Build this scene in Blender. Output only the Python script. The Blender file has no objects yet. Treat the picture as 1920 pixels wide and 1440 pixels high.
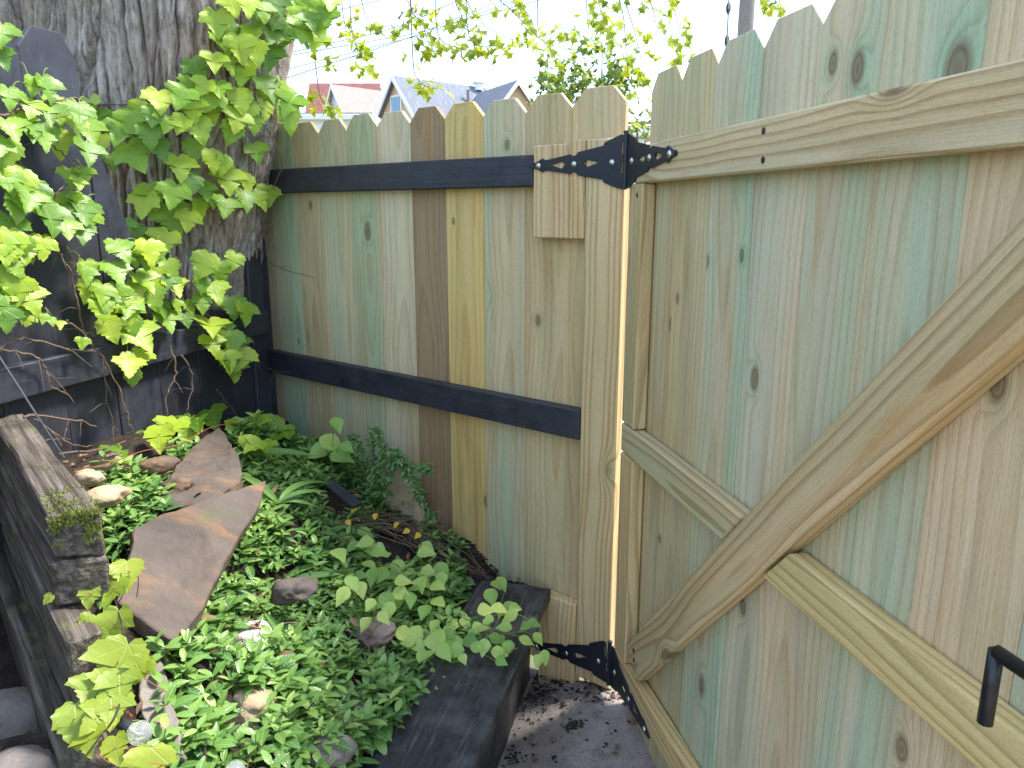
import bpy, bmesh, math, random
import numpy as np
from mathutils import Vector, Matrix
R = math.radians
scene = bpy.context.scene
random.seed(7); RNG = np.random.default_rng(11)

# ------------------------------------------------------------------ camera
FPX, HOR, HC = 1417.0, 324.0, 1.46
TH = math.atan(HOR / FPX)
cam_d = bpy.data.cameras.new('camera')
cam = bpy.data.objects.new('camera', cam_d); scene.collection.objects.link(cam)
cam_d.sensor_width = 36.0; cam_d.lens = 36.0 * FPX / 1920.0
cam_d.clip_start = 0.02; cam_d.clip_end = 900
cam.location = (0, 0, HC); cam.rotation_euler = (math.pi / 2 - TH, 0, 0)
scene.camera = cam
# ------------------------------------------------------------------ sky, sun, exposure
SUN_AZ, SUN_EL = 77.0, 56.0
world = bpy.data.worlds.new('World'); scene.world = world; world.use_nodes = True
wn, wl = world.node_tree.nodes, world.node_tree.links
wn.clear()
wo = wn.new('ShaderNodeOutputWorld'); bg = wn.new('ShaderNodeBackground')
sky = wn.new('ShaderNodeTexSky'); sky.sky_type = 'NISHITA'; sky.sun_disc = False
sky.sun_elevation = R(SUN_EL); sky.sun_rotation = R(SUN_AZ)
sky.air_density = 1.0; sky.dust_density = 0.4; sky.ozone_density = 1.0
tcw = wn.new('ShaderNodeTexCoord'); mpw = wn.new('ShaderNodeMapping')
mpw.inputs['Scale'].default_value = (1.2, 1.2, 4.0)
nzw = wn.new('ShaderNodeTexNoise'); nzw.inputs['Scale'].default_value = 2.2
nzw.inputs['Detail'].default_value = 7; nzw.inputs['Roughness'].default_value = 0.58
rpw = wn.new('ShaderNodeValToRGB')
rpw.color_ramp.elements[0].position = 0.36; rpw.color_ramp.elements[1].position = 0.66
rpw.color_ramp.elements[0].color = (.25, .25, .25, 1); rpw.color_ramp.elements[1].color = (.85, .85, .85, 1)
mxw = wn.new('ShaderNodeMix'); mxw.data_type = 'RGBA'
mxw.inputs['B'].default_value = (2.35, 2.85, 3.7, 1)
wl.new(tcw.outputs['Generated'], mpw.inputs['Vector']); wl.new(mpw.outputs[0], nzw.inputs['Vector'])
wl.new(nzw.outputs['Fac'], rpw.inputs[0]); wl.new(rpw.outputs[0], mxw.inputs['Factor'])
wl.new(sky.outputs[0], mxw.inputs['A']); wl.new(mxw.outputs['Result'], bg.inputs['Color'])
bg.inputs['Strength'].default_value = 0.15
wl.new(bg.outputs[0], wo.inputs['Surface'])
sun_d = bpy.data.lights.new('sun', 'SUN'); sun_d.energy = 2.3; sun_d.angle = R(11.0); sun_d.color = (1.0, .96, .89)
sun = bpy.data.objects.new('sun', sun_d); scene.collection.objects.link(sun)
SDIR = Vector((math.sin(R(SUN_AZ)) * math.cos(R(SUN_EL)), math.cos(R(SUN_AZ)) * math.cos(R(SUN_EL)), math.sin(R(SUN_EL))))
sun.rotation_euler = SDIR.to_track_quat('Z', 'Y').to_euler(); sun.location = (0, 0, 20)
vs = scene.view_settings
vs.view_transform = 'Standard'; vs.look = 'None'; vs.gamma = 1.0; vs.use_curve_mapping = False
vs.exposure = 1.95

# ------------------------------------------------------------------ geometry helpers
def ray(px, py):
    a, b = px - 960.0, 720.0 - py
    return Vector((a, FPX * math.cos(TH) + b * math.sin(TH), -FPX * math.sin(TH) + b * math.cos(TH)))
EYE = Vector((0, 0, HC))
def at_z(px, py, z):
    r = ray(px, py); return EYE + r * ((z - HC) / r.z)
def at_y(px, py, y):
    r = ray(px, py); return EYE + r * (y / r.y)
def at_plane(px, py, p0, n):
    r = ray(px, py); return EYE + r * ((p0 - EYE).dot(n) / r.dot(n))
def proj(p):
    q = Vector(p) - EYE
    c, s = math.cos(TH), math.sin(TH)
    yy = q.y * c - q.z * s; zz = q.y * s + q.z * c
    return 960 + FPX * q.x / yy, 720 - FPX * zz / yy
def depth(p):
    q = Vector(p) - EYE
    return q.y * math.cos(TH) - q.z * math.sin(TH)
class Frame:
    """x along the run, y away from the viewer's side, z up"""
    def __init__(s, o, az):
        s.o = Vector(o); a = R(az)
        s.X = Vector((math.sin(a), math.cos(a), 0)); s.Y = Vector((-s.X.y, s.X.x, 0)); s.Z = Vector((0, 0, 1))
    def p(s, x, y, z): return s.o + s.X * x + s.Y * y + s.Z * z
    def M(s, x, y, z, roll=0.0):
        m = Matrix((s.X, s.Y, s.Z)).transposed().to_4x4()
        m = Matrix.Translation(s.p(x, y, z)) @ m
        return m @ Matrix.Rotation(roll, 4, 'Y') if roll else m
    def pix(s, px, py, off=0.0): return at_plane(px, py, s.o + s.Y * off, s.Y)
HINGE = at_z(1130, 1290, 0)
FF = Frame(HINGE, 128.77)                                  # back fence, x to the right towards the hinge
GF = Frame(HINGE + FF.X * 0.03, 168.45)                    # gate, x from hinge to free end
CORNER = FF.p(-1.69, 0.038, 0)
BF = Frame(CORNER, 15.2)                                   # black side fence, x towards the corner

# vectorised value noise
def _h(i, j, k, seed):
    n = (i * 374761393 + j * 668265263 + k * 2147483647 + seed * 1274126177) & 0xffffffff
    n = ((n ^ (n >> 13)) * 1274126177) & 0xffffffff
    return ((n ^ (n >> 16)) & 0xffff) / 65535.0
def vnoise(P, seed=0):
    P = np.asarray(P, float); I = np.floor(P).astype(np.int64); F = P - I; F = F * F * (3 - 2 * F)
    out = 0
    for a in (0, 1):
        for b in (0, 1):
            for c in (0, 1):
                w = (F[:, 0] if a else 1 - F[:, 0]) * (F[:, 1] if b else 1 - F[:, 1]) * (F[:, 2] if c else 1 - F[:, 2])
                out = out + w * _h(I[:, 0] + a, I[:, 1] + b, I[:, 2] + c, seed)
    return out * 2 - 1
def fbm(P, seed=0, oct=4):
    P = np.asarray(P, float); o = 0; a = 1.0
    for k in range(oct): o = o + a * vnoise(P * 2 ** k, seed + k); a *= .5
    return o

# ------------------------------------------------------------------ object helpers
WM = {}
COL = scene.collection
def mesh(name, verts, faces, smooth=False):
    me = bpy.data.meshes.new(name); me.from_pydata([tuple(v) for v in verts], [], [tuple(f) for f in faces]); me.update()
    if smooth: me.polygons.foreach_set('use_smooth', [True] * len(me.polygons))
    return me
def bm_mesh(name, bm, smooth=False):
    bmesh.ops.recalc_face_normals(bm, faces=bm.faces)
    me = bpy.data.meshes.new(name); bm.to_mesh(me); bm.free()
    if smooth: me.polygons.foreach_set('use_smooth', [True] * len(me.polygons))
    return me
def tag(o, label=None, cat=None, group=None, kind=None):
    if label: o['label'] = label
    if cat: o['category'] = cat
    if group: o['group'] = group
    if kind: o['kind'] = kind
    return o
def thing(name, label, cat, loc, group=None):
    o = bpy.data.objects.new(name, None); COL.objects.link(o)
    o.location = loc; o.empty_display_size = 0.1
    WM[o] = Matrix.Translation(Vector(loc)); return tag(o, label, cat, group)
def put(name, me, mat, parent=None, M=None, color=None, kind=None, label=None):
    o = bpy.data.objects.new(name, me); COL.objects.link(o)
    if mat and not (me.materials and me.materials[0]): me.materials.append(mat)
    M = M or Matrix.Identity(4); WM[o] = M
    if parent:
        o.parent = parent; o.matrix_parent_inverse = WM[parent].inverted()
    o.matrix_basis = M
    if color: o.color = color
    return tag(o, label, None, None, kind)
def beam(w, t, l, bev=0.004, wob=0.0):
    """x width, y thickness, z length, centred"""
    bm = bmesh.new(); bmesh.ops.create_cube(bm, size=1.0)
    for v in bm.verts: v.co = (v.co.x * w, v.co.y * t, v.co.z * l)
    if bev: bmesh.ops.bevel(bm, geom=list(bm.edges), offset=bev, segments=1, affect='EDGES')
    return bm_mesh('beam', bm)
def prism(pts, y0, y1, bev=0.0, name='prism'):
    """outline in x,z extruded along y"""
    bm = bmesh.new()
    a = [bm.verts.new((x, y0, z)) for x, z in pts]; b = [bm.verts.new((x, y1, z)) for x, z in pts]
    n = len(pts); bm.faces.new(a); bm.faces.new(b[::-1])
    for i in range(n): bm.faces.new((a[i], b[i], b[(i + 1) % n], a[(i + 1) % n]))
    bmesh.ops.recalc_face_normals(bm, faces=bm.faces)
    if bev: bmesh.ops.bevel(bm, geom=list(bm.edges), offset=bev, segments=1, affect='EDGES')
    return bm_mesh(name, bm)
def tube(pts, rad, sides=6, closed_ends=True):
    """swept tube along points; rad float or list"""
    pts = [Vector(p) for p in pts]; n = len(pts)
    if not hasattr(rad, '__len__'): rad = [rad] * n
    V, F = [], []; up = Vector((.31, .17, .93))
    for i in range(n):
        t = (pts[min(i + 1, n - 1)] - pts[max(i - 1, 0)])
        t = t.normalized() if t.length > 1e-9 else Vector((0, 0, 1))
        a = t.cross(up)
        if a.length < 1e-3: a = t.cross(Vector((1, 0, 0)))
        a.normalize(); b = t.cross(a)
        for k in range(sides):
            q = 2 * math.pi * k / sides
            V.append(pts[i] + (a * math.cos(q) + b * math.sin(q)) * rad[i])
    for i in range(n - 1):
        for k in range(sides):
            k2 = (k + 1) % sides
            F.append((i * sides + k, i * sides + k2, (i + 1) * sides + k2, (i + 1) * sides + k))
    if closed_ends:
        F.append(tuple(range(sides))[::-1]); F.append(tuple((n - 1) * sides + k for k in range(sides)))
    return V, F
def join(parts):
    V, F = [], []
    for v, f in parts:
        o = len(V); V += list(v); F += [tuple(i + o for i in q) for q in f]
    return V, F
def smooth_path(pts, k=6):
    P = [Vector(p) for p in pts]; out = []
    Q = [P[0]] + P + [P[-1]]
    for i in range(1, len(Q) - 2):
        for j in range(k):
            t = j / k; a, b, c, d = Q[i - 1], Q[i], Q[i + 1], Q[i + 2]
            out.append(.5 * ((2 * b) + (c - a) * t + (2 * a - 5 * b + 4 * c - d) * t * t + (3 * b - a - 3 * c + d) * t ** 3))
    out.append(P[-1]); return out
def lathe(prof, sides=16):
    V, F = [], []
    for r, z in prof:
        for k in range(sides):
            q = 2 * math.pi * k / sides; V.append((r * math.cos(q), r * math.sin(q), z))
    for i in range(len(prof) - 1):
        for k in range(sides):
            k2 = (k + 1) % sides
            F.append((i * sides + k, i * sides + k2, (i + 1) * sides + k2, (i + 1) * sides + k))
    F.append(tuple((len(prof) - 1) * sides + k for k in range(sides)))
    return V, F

# ------------------------------------------------------------------ materials
class NT:
    def __init__(s, name):
        s.m = bpy.data.materials.new(name); s.m.use_nodes = True
        s.t = s.m.node_tree; s.t.nodes.clear()
        s.out = s.t.nodes.new('ShaderNodeOutputMaterial')
        s.b = s.t.nodes.new('ShaderNodeBsdfPrincipled'); s.l(s.b.outputs[0], s.out.inputs['Surface'])
    def n(s, ty, **k):
        n = s.t.nodes.new('ShaderNode' + ty)
        for a, v in k.items(): setattr(n, a, v)
        return n
    def l(s, a, b): s.t.links.new(a, b)
    def _in(s, sock, v):
        if v is None: return
        if hasattr(v, 'is_linked') or isinstance(v, bpy.types.NodeSocket): s.l(v, sock)
        else: sock.default_value = v
    def math(s, op, a, b=None, c=None):
        n = s.n('Math', operation=op)
        for i, v in enumerate((a, b, c)): s._in(n.inputs[i], v) if v is not None else None
        return n.outputs[0]
    def noise(s, vec, scale=5.0, detail=4.0, rough=.55, dist=0.0):
        n = s.n('TexNoise'); s._in(n.inputs['Vector'], vec); n.inputs['Scale'].default_value = scale
        n.inputs['Detail'].default_value = detail; n.inputs['Roughness'].default_value = rough
        n.inputs['Distortion'].default_value = dist; return n.outputs['Fac']
    def ramp(s, fac, stops):
        n = s.n('ValToRGB'); s.l(fac, n.inputs[0]); cr = n.color_ramp
        while len(cr.elements) < len(stops): cr.elements.new(.5)
        for e, (p, c) in zip(cr.elements, stops):
            e.position = p; e.color = (*(c if hasattr(c, '__len__') else (c, c, c)), 1)
        return n.outputs[0]
    def mix(s, fac, a, b, mode='MIX'):
        n = s.n('Mix', data_type='RGBA', blend_type=mode)
        s._in(n.inputs['Factor'], fac)
        for k, v in (('A', a), ('B', b)):
            s._in(n.inputs[k], v if not isinstance(v, tuple) or len(v) == 4 else (*v, 1))
        return n.outputs['Result']
    def obj(s, scale=(1, 1, 1), shift=True):
        tc = s.n('TexCoord'); v = tc.outputs['Object']
        if shift:
            oi = s.n('ObjectInfo'); cx = s.n('CombineXYZ')
            s.l(s.math('MULTIPLY', oi.outputs['Random'], 37.0), cx.inputs[0])
            s.l(s.math('MULTIPLY', oi.outputs['Random'], 91.0), cx.inputs[1])
            s.l(s.math('MULTIPLY', oi.outputs['Random'], 53.0), cx.inputs[2])
            a = s.n('VectorMath', operation='ADD'); s.l(v, a.inputs[0]); s.l(cx.outputs[0], a.inputs[1]); v = a.outputs[0]
        return s.scl(v, scale)
    def scl(s, v, scale):
        a = s.n('VectorMath', operation='MULTIPLY'); s.l(v, a.inputs[0]); a.inputs[1].default_value = scale; return a.outputs[0]
    def bump(s, h, strength=.3, dist=.01):
        n = s.n('Bump'); n.inputs['Strength'].default_value = strength; n.inputs['Distance'].default_value = dist
        s.l(h, n.inputs['Height']); s.l(n.outputs[0], s.b.inputs['Normal']); return n
    def fin(s, col=None, rough=.6, spec=.4, metal=0.0):
        s._in(s.b.inputs['Base Color'], (*col, 1) if isinstance(col, tuple) and len(col) == 3 else col)
        s._in(s.b.inputs['Roughness'], rough); s._in(s.b.inputs['Specular IOR Level'], spec)
        s.b.inputs['Metallic'].default_value = metal; return s.m

def wood_mat(name, ring=62.0, rough_sawn=0.0, grain_amt=.42, off=(0.0, .05)):
    """pressure treated pine: rings of a log cut by the board, streaks, knots; object colour tints it, its alpha sets how green"""
    t = NT(name)
    oi = t.n('ObjectInfo'); rnd = oi.outputs['Random']; green = oi.outputs['Alpha']
    raw = t.n('TexCoord').outputs['Object']
    P = t.obj()
    sep = t.n('SeparateXYZ'); t.l(raw, sep.inputs[0]); x, y, z = sep.outputs
    warp1 = t.noise(t.scl(P, (0.0, 0.0, 1.1)), 1.0, 2.0, .5)
    warp2 = t.noise(t.scl(P, (3.0, 3.0, .9)), 1.0, 3.0, .5)
    # knots
    vor = t.n('TexVoronoi', feature='F1'); t.l(t.scl(P, (7.0, 3.0, 3.4)), vor.inputs['Vector']); vor.inputs['Scale'].default_value = 1.0
    kd = vor.outputs['Distance']
    kr = t.n('SeparateColor'); t.l(vor.outputs['Color'], kr.inputs[0])
    pick = t.math('GREATER_THAN', kr.outputs[0], .68)
    knot_f = t.math('MULTIPLY', t.math('POWER', 2.718, t.math('MULTIPLY', t.math('MULTIPLY', kd, kd), -34.0)), pick)
    for nm in ('knot_a', 'knot_b'):
        ak = t.n('Attribute', attribute_type='OBJECT', attribute_name=nm); sk = t.n('SeparateXYZ'); t.l(ak.outputs['Vector'], sk.inputs[0])
        sz_ = t.math('MAXIMUM', sk.outputs[2], .0005)
        dx_ = t.math('DIVIDE', t.math('SUBTRACT', x, sk.outputs[0]), sz_); dz_ = t.math('DIVIDE', t.math('SUBTRACT', z, sk.outputs[1]), t.math('MULTIPLY', sz_, 1.7))
        dz_ = t.math('ADD', dz_, t.math('MULTIPLY', t.math('SUBTRACT', warp2, .5), .8))
        knot_f = t.math('MAXIMUM', knot_f, t.math('POWER', 2.718, t.math('MULTIPLY', t.math('ADD', t.math('MULTIPLY', dx_, dx_), t.math('MULTIPLY', dz_, dz_)), -.45)))
    xo = t.math('ADD', t.math('ADD', x, t.math('MULTIPLY', t.math('SUBTRACT', rnd, .5), .09)), t.math('MULTIPLY', t.math('SUBTRACT', warp1, .5), .09))
    yo = t.math('ADD', t.math('ADD', y, off[1]), t.math('MULTIPLY', t.math('SUBTRACT', t.noise(t.scl(P, (0, 0, .75)), 1.0, 1.0), .5), .13))
    rr = t.math('SQRT', t.math('ADD', t.math('MULTIPLY', xo, xo), t.math('MULTIPLY', yo, yo)))
    rr = t.math('ADD', rr, t.math('MULTIPLY', t.math('SUBTRACT', warp2, .5), .011))
    rr = t.math('ADD', rr, t.math('MULTIPLY', knot_f, .05))
    fr = t.math('FRACT', t.math('MULTIPLY', rr, ring))
    grain = t.ramp(fr, [(0.0, .05), (.50, .15), (.80, .85), (.92, 1.0), (1.0, .05)])
    streak = t.noise(t.scl(P, (13, 13, .55)), 1.0, 5.0, .55)
    broad = t.noise(t.scl(P, (6.5, 6.5, .6)), 1.0, 4.0, .5)
    fine = t.noise(t.scl(P, (420, 420, 9)), 1.0, 2.0, .6)
    speck = t.noise(t.scl(P, (140, 140, 40)), 1.0, 3.0, .7)
    base = t.mix(1.0, oi.outputs['Color'], (1.55, 1.43, 1.24), 'MULTIPLY')
    c = t.mix(t.ramp(streak, [(.35, 0.0), (.65, 1.0)]), base, t.mix(1.0, base, (1.16, .97, .82), 'MULTIPLY'))
    st2 = t.noise(t.scl(P, (11, 11, .7)), 1.0, 6.0, .62)
    c = t.mix(t.ramp(st2, [(.42, 0.0), (.66, .8)]), c, t.mix(1.0, c, (.76, .73, .68), 'MULTIPLY'))
    st3 = t.noise(t.scl(P, (14, 14, 1.6)), 1.0, 5.0, .65, .6)
    c = t.mix(t.ramp(st3, [(.50, 0.0), (.70, .8)]), c, t.mix(1.0, c, (.84, .68, .48), 'MULTIPLY'))
    gm = t.math('MULTIPLY', t.ramp(t.math('ADD', t.math('MULTIPLY', broad, .65), t.math('MULTIPLY', streak, .35)), [(.41, 0.0), (.57, .95)]), green)
    c = t.mix(gm, c, t.mix(1.0, base, (.68, .96, .93), 'MULTIPLY'))
    pale = t.math('MULTIPLY', t.ramp(t.noise(t.scl(P, (17, 17, .3)), 1.0, 3.0), [(.56, 0.0), (.67, 1.0)]), .35)
    c = t.mix(pale, c, t.mix(1.0, base, (1.22, 1.2, 1.12), 'MULTIPLY'))
    c = t.mix(t.math('MULTIPLY', grain, grain_amt), c, t.mix(1.0, c, (.62, .52, .42), 'MULTIPLY'))
    c = t.mix(t.math('MULTIPLY', t.ramp(fine, [(.42, 0.0), (.70, 1.0)]), .36), c, t.mix(1.0, c, (.66, .62, .56), 'MULTIPLY'))
    c = t.mix(t.math('MULTIPLY', t.ramp(speck, [(.60, 0.0), (.72, 1.0)]), .30), c, t.mix(1.0, c, (.55, .5, .42), 'MULTIPLY'))
    halo = t.math('MULTIPLY', t.ramp(knot_f, [(.02, 0.0), (.35, .55)]), green)
    c = t.mix(halo, c, t.mix(1.0, c, (.66, .92, .86), 'MULTIPLY'))
    fuzz = t.noise(t.scl(P, (260, 260, 150)), 1.0, 2.0, .7)
    c = t.mix(t.math('MULTIPLY', t.ramp(fuzz, [(.42, 0.0), (.66, 1.0)]), .30), c, t.mix(1.0, c, (.70, .68, .64), 'MULTIPLY'))
    kcol = t.ramp(knot_f, [(.45, 0.0), (.72, .55), (.80, .9), (.9, .6), (1.0, .8)])
    c = t.mix(kcol, c, (.17, .105, .06))
    h = t.math('ADD', t.math('MULTIPLY', grain, .35), t.math('ADD', t.math('MULTIPLY', fine, .4 + rough_sawn), t.math('MULTIPLY', speck, .3 + rough_sawn)))
    t.bump(h, .35, .004)
    return t.fin(c, .72, .25)
M_WOOD = wood_mat('treated_pine', 60, .5, .40)
M_LUMBER = wood_mat('treated_lumber', 64, .1, .82, (0.0, .035))

def weathered():
    t = NT('weathered_timber'); P = t.obj()
    g = t.noise(t.scl(P, (75, 75, 2.2)), 1.0, 5, .65, .3); b = t.noise(P, 6.0, 5, .6); f = t.noise(t.scl(P, (300, 300, 12)), 1, 2)
    c = t.ramp(g, [(.32, (.030, .023, .017)), (.5, (.10, .080, .063)), (.72, (.235, .195, .165))])
    c = t.mix(t.ramp(b, [(.52, 0.0), (.68, .8)]), c, (.05, .038, .028))
    c = t.mix(t.ramp(t.noise(P, 11.0, 6, .7), [(.56, 0.0), (.68, .7)]), c, (.17, .18, .05))
    t.bump(t.math('ADD', g, t.math('MULTIPLY', f, .5)), .8, .008); return t.fin(c, .85, .2)
M_OLD = weathered()
def black_paint():
    t = NT('black_paint'); P = t.obj()
    g = t.noise(t.scl(P, (60, 60, 1.5)), 1, 4, .6); b = t.noise(P, 14, 5, .65); sc = t.noise(t.scl(P, (160, 160, 20)), 1, 4, .7)
    c = t.ramp(b, [(.3, (.021, .022, .031)), (.7, (.042, .044, .060))])
    c = t.mix(t.ramp(sc, [(.60, 0.0), (.70, .6)]), c, (.10, .092, .085))
    c = t.mix(t.ramp(t.noise(t.scl(P, (40, 40, 3)), 1, 6, .7, .5), [(.58, 0.0), (.72, .6)]), c, (.075, .062, .052))
    t.bump(t.math('ADD', g, t.math('MULTIPLY', b, .3)), .5, .004)
    return t.fin(c, t.ramp(b, [(.3, .38), (.7, .60)]), .45)
M_BLACK = black_paint()
def black_cap():
    t = NT('worn_black_paint'); P = t.obj()
    g = t.noise(t.scl(P, (50, 50, 1.8)), 1, 5, .65, .4); b = t.noise(P, 9, 6, .65); s = t.noise(P, 120, 3, .6)
    c = t.ramp(g, [(.3, (.012, .012, .013)), (.7, (.032, .032, .035))])
    c = t.mix(t.ramp(b, [(.44, 0.0), (.64, .8)]), c, (.10, .095, .095))
    c = t.mix(t.ramp(t.noise(t.scl(P, (90, 90, 5)), 1, 6, .75), [(.54, 0.0), (.68, .7)]), c, (.15, .14, .135))
    c = t.mix(t.ramp(s, [(.66, 0.0), (.74, .7)]), c, (.17, .155, .14))
    t.bump(t.math('ADD', g, t.math('MULTIPLY', s, .4)), .5, .006); return t.fin(c, .52, .5)
M_CAP = black_cap()
def bark():
    t = NT('maple_bark'); P = t.obj()
    g = t.noise(t.scl(P, (46, 46, 9)), 1, 7, .75, .5); b = t.noise(P, 3.0, 4, .6)
    c = t.ramp(g, [(.33, (.16, .125, .108)), (.45, (.47, .39, .345)), (.60, (.74, .67, .62))])
    c = t.mix(t.ramp(b, [(.40, 0.0), (.66, .55)]), c, t.mix(1.0, c, (1.15, .88, .72), 'MULTIPLY'))
    at = t.n('Attribute', attribute_name='moss')
    mo = t.math('MULTIPLY', at.outputs['Fac'], t.ramp(t.noise(P, 15, 5, .7), [(.40, 0.0), (.60, 1.0)]))
    c = t.mix(t.math('MULTIPLY', mo, .5), c, (.17, .21, .09))
    t.bump(t.math('ADD', g, t.noise(P, 160, 4, .7)), 1.0, .012); return t.fin(c, .9, .15)
M_BARK = bark()
def stone(name, c1, c2, c3, sc=7.0, rust=0.0, shift=True):
    t = NT(name); P = t.obj(shift=shift)
    a = t.noise(P, sc, 8, .66, .5); b = t.noise(P, sc * 9, 4, .7); d = t.noise(P, sc * .4, 4, .55, .8)
    c = t.mix(t.ramp(a, [(.32, 0.0), (.68, 1.0)]), c1, c2)
    c = t.mix(t.ramp(d, [(.48, 0.0), (.66, .8)]), c, c3)
    if rust: c = t.mix(t.math('MULTIPLY', t.ramp(t.noise(t.scl(P, (1, 2.4, 1)), sc * .55, 6, .6, 1.2), [(.52, 0.0), (.66, 1.0)]), rust), c, (.34, .17, .06))
    c = t.mix(t.ramp(b, [(.60, 0.0), (.72, .5)]), c, t.mix(1.0, c, (.4, .4, .4), 'MULTIPLY'))
    c = t.mix(t.ramp(t.noise(P, sc * 22, 3, .7), [(.60, 0.0), (.74, .4)]), c, t.mix(1.0, c, (1.7, 1.65, 1.6), 'MULTIPLY'))
    c = t.mix(t.ramp(t.noise(P, sc * 1.3, 6, .7, .4), [(.60, 0.0), (.70, .5)]), c, (.10, .115, .045))
    t.bump(t.math('ADD', a, t.math('MULTIPLY', b, .35)), .8, .012); return t.fin(c, .78, .3)
M_FLAG = stone('brown_flagstone', (.07, .053, .043), (.155, .115, .09), (.115, .096, .083), 6.5, .4)
M_TANSTONE = stone('tan_sandstone', (.42, .31, .19), (.58, .45, .30), (.30, .25, .13), 9, .3)
M_GREYSTONE = stone('grey_fieldstone', (.17, .143, .122), (.31, .268, .235), (.21, .17, .145), 10)
M_PINKSTONE = stone('pink_granite', (.24, .17, .145), (.37, .30, .27), (.15, .12, .11), 14)
M_PALESTONE = stone('pale_limestone', (.55, .50, .45), (.68, .64, .58), (.50, .40, .31), 8)
def ground_mat(name, c1, c2, c3, sc, stain=None):
    t = NT(name); P = t.obj(shift=False)
    a = t.noise(P, sc, 8, .7); b = t.noise(P, sc * 12, 4, .7); d = t.noise(P, sc * .5, 4, .6, .6)
    c = t.mix(t.ramp(a, [(.35, 0.0), (.65, 1.0)]), c1, c2); c = t.mix(t.ramp(b, [(.52, 0.0), (.68, .8)]), c, c3)
    if stain: c = t.mix(t.ramp(d, [(.46, 0.0), (.62, .85)]), c, stain)
    t.bump(t.math('ADD', a, t.math('MULTIPLY', b, .6)), .9, .012); return t.fin(c, .9, .2)
M_SOIL = ground_mat('dark_soil', (.022, .016, .012), (.06, .044, .033), (.10, .078, .06), 14)
def concrete():
    t = NT('dirty_concrete'); P = t.obj(shift=False)
    a = t.noise(P, 9, 8, .72); b = t.noise(P, 130, 5, .75); d = t.noise(P, 6.5, 7, .68, .7); e = t.noise(P, 45, 4, .7)
    c = t.mix(t.ramp(a, [(.36, 0.0), (.62, 1.0)]), (.37, .305, .265), (.52, .45, .40))
    c = t.mix(t.ramp(b, [(.48, 0.0), (.64, .65)]), c, (.26, .22, .20)); c = t.mix(t.ramp(e, [(.60, 0.0), (.70, .35)]), c, (.58, .53, .49))
    c = t.mix(t.ramp(d, [(.53, 0.0), (.60, .7), (.70, .9)]), c, (.12, .095, .08))
    t.bump(t.math('ADD', a, b), 1.0, .012); return t.fin(c, .9, .2)
M_CONC = concrete()
M_CONC0 = ground_mat('dirty_concrete', (.40, .36, .34), (.54, .50, .47), (.26, .22, .20), 11, (.13, .105, .09))
M_DIRT = ground_mat('grey_dirt', (.05, .040, .033), (.10, .082, .070), (.035, .028, .024), 30, (.03, .024, .02))
M_LAWN = ground_mat('far_ground', (.10, .11, .05), (.17, .16, .09), (.20, .18, .13), .6)
M_ALLEY = ground_mat('alley_paving', (.42, .40, .37), (.52, .50, .46), (.34, .32, .30), 2.0)

def leaf_mat(name, cols, trans=.35, veins=True, rough=.42, vein_col=(.45, .55, .16), pinnate=False, attr=False, vein_amt=.45):
    t = NT(name)
    if attr: rnd = t.n('Attribute', attribute_name='rnd').outputs['Fac']
    else: rnd = t.n('ObjectInfo').outputs['Random']
    n = len(cols); c = t.ramp(rnd, [(i / (n - 1), q) for i, q in enumerate(cols)])
    uv = t.n('UVMap', uv_map='leaf'); sp = t.n('SeparateXYZ'); t.l(uv.outputs[0], sp.inputs[0]); u, v = sp.outputs[0], sp.outputs[1]
    blotch = t.noise(uv.outputs[0], 4.0, 4, .6)
    c = t.mix(t.ramp(blotch, [(.4, 0.0), (.7, .35)]), c, t.mix(1.0, c, (.72, .82, .6), 'MULTIPLY'))
    h = blotch
    if veins:
        if pinnate:
            au = t.math('ABSOLUTE', u)
            mid = t.ramp(au, [(0.0, 1.0), (.035, 0.0)])
            sv = t.math('PINGPONG', t.math('SUBTRACT', v, t.math('MULTIPLY', au, .75)), .085)
            side = t.math('MULTIPLY', t.ramp(sv, [(0.0, .6), (.018, 0.0)]), 1.0)
            m = t.math('MAXIMUM', mid, side)
        else:
            rr = t.math('SQRT', t.math('ADD', t.math('MULTIPLY', u, u), t.math('MULTIPLY', v, v)))
            ang = t.math('ARCTAN2', t.math('ABSOLUTE', u), v)
            pa = t.math('PINGPONG', ang, R(24)); dd = t.math('MULTIPLY', rr, t.math('SINE', pa))
            m = t.ramp(dd, [(0.0, 1.0), (.022, 0.0)])
        c = t.mix(t.math('MULTIPLY', m, vein_amt), c, vein_col); h = t.math('SUBTRACT', blotch, t.math('MULTIPLY', m, .6))
    t.bump(h, .35, .004)
    t.fin(c, rough, .5)
    tr = t.n('BsdfTranslucent'); t.l(t.mix(1.0, c, (1.25, 1.2, .55), 'MULTIPLY'), tr.inputs['Color'])
    ms = t.n('MixShader'); ms.inputs[0].default_value = trans
    t.l(t.b.outputs[0], ms.inputs[1]); t.l(tr.outputs[0], ms.inputs[2]); t.l(ms.outputs[0], t.out.inputs['Surface'])
    return t.m
M_IVY = leaf_mat('ivy_leaf', [(.12, .25, .022), (.22, .38, .03), (.33, .48, .035), (.44, .54, .04)], .34)
M_IVYY = leaf_mat('yellow_ivy_leaf', [(.25, .34, .035), (.36, .41, .04)], .36)
M_VINCA = leaf_mat('periwinkle_leaf', [(.04, .11, .03), (.10, .23, .05), (.22, .38, .08), (.42, .56, .14)], .2, True, .24, (.40, .50, .22), True, True, .5)
M_OVATE = leaf_mat('ovate_leaf', [(.20, .38, .07), (.34, .53, .11), (.48, .64, .16), (.58, .68, .17)], .34, True, .42, (.42, .55, .2), True, False, .4)
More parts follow.
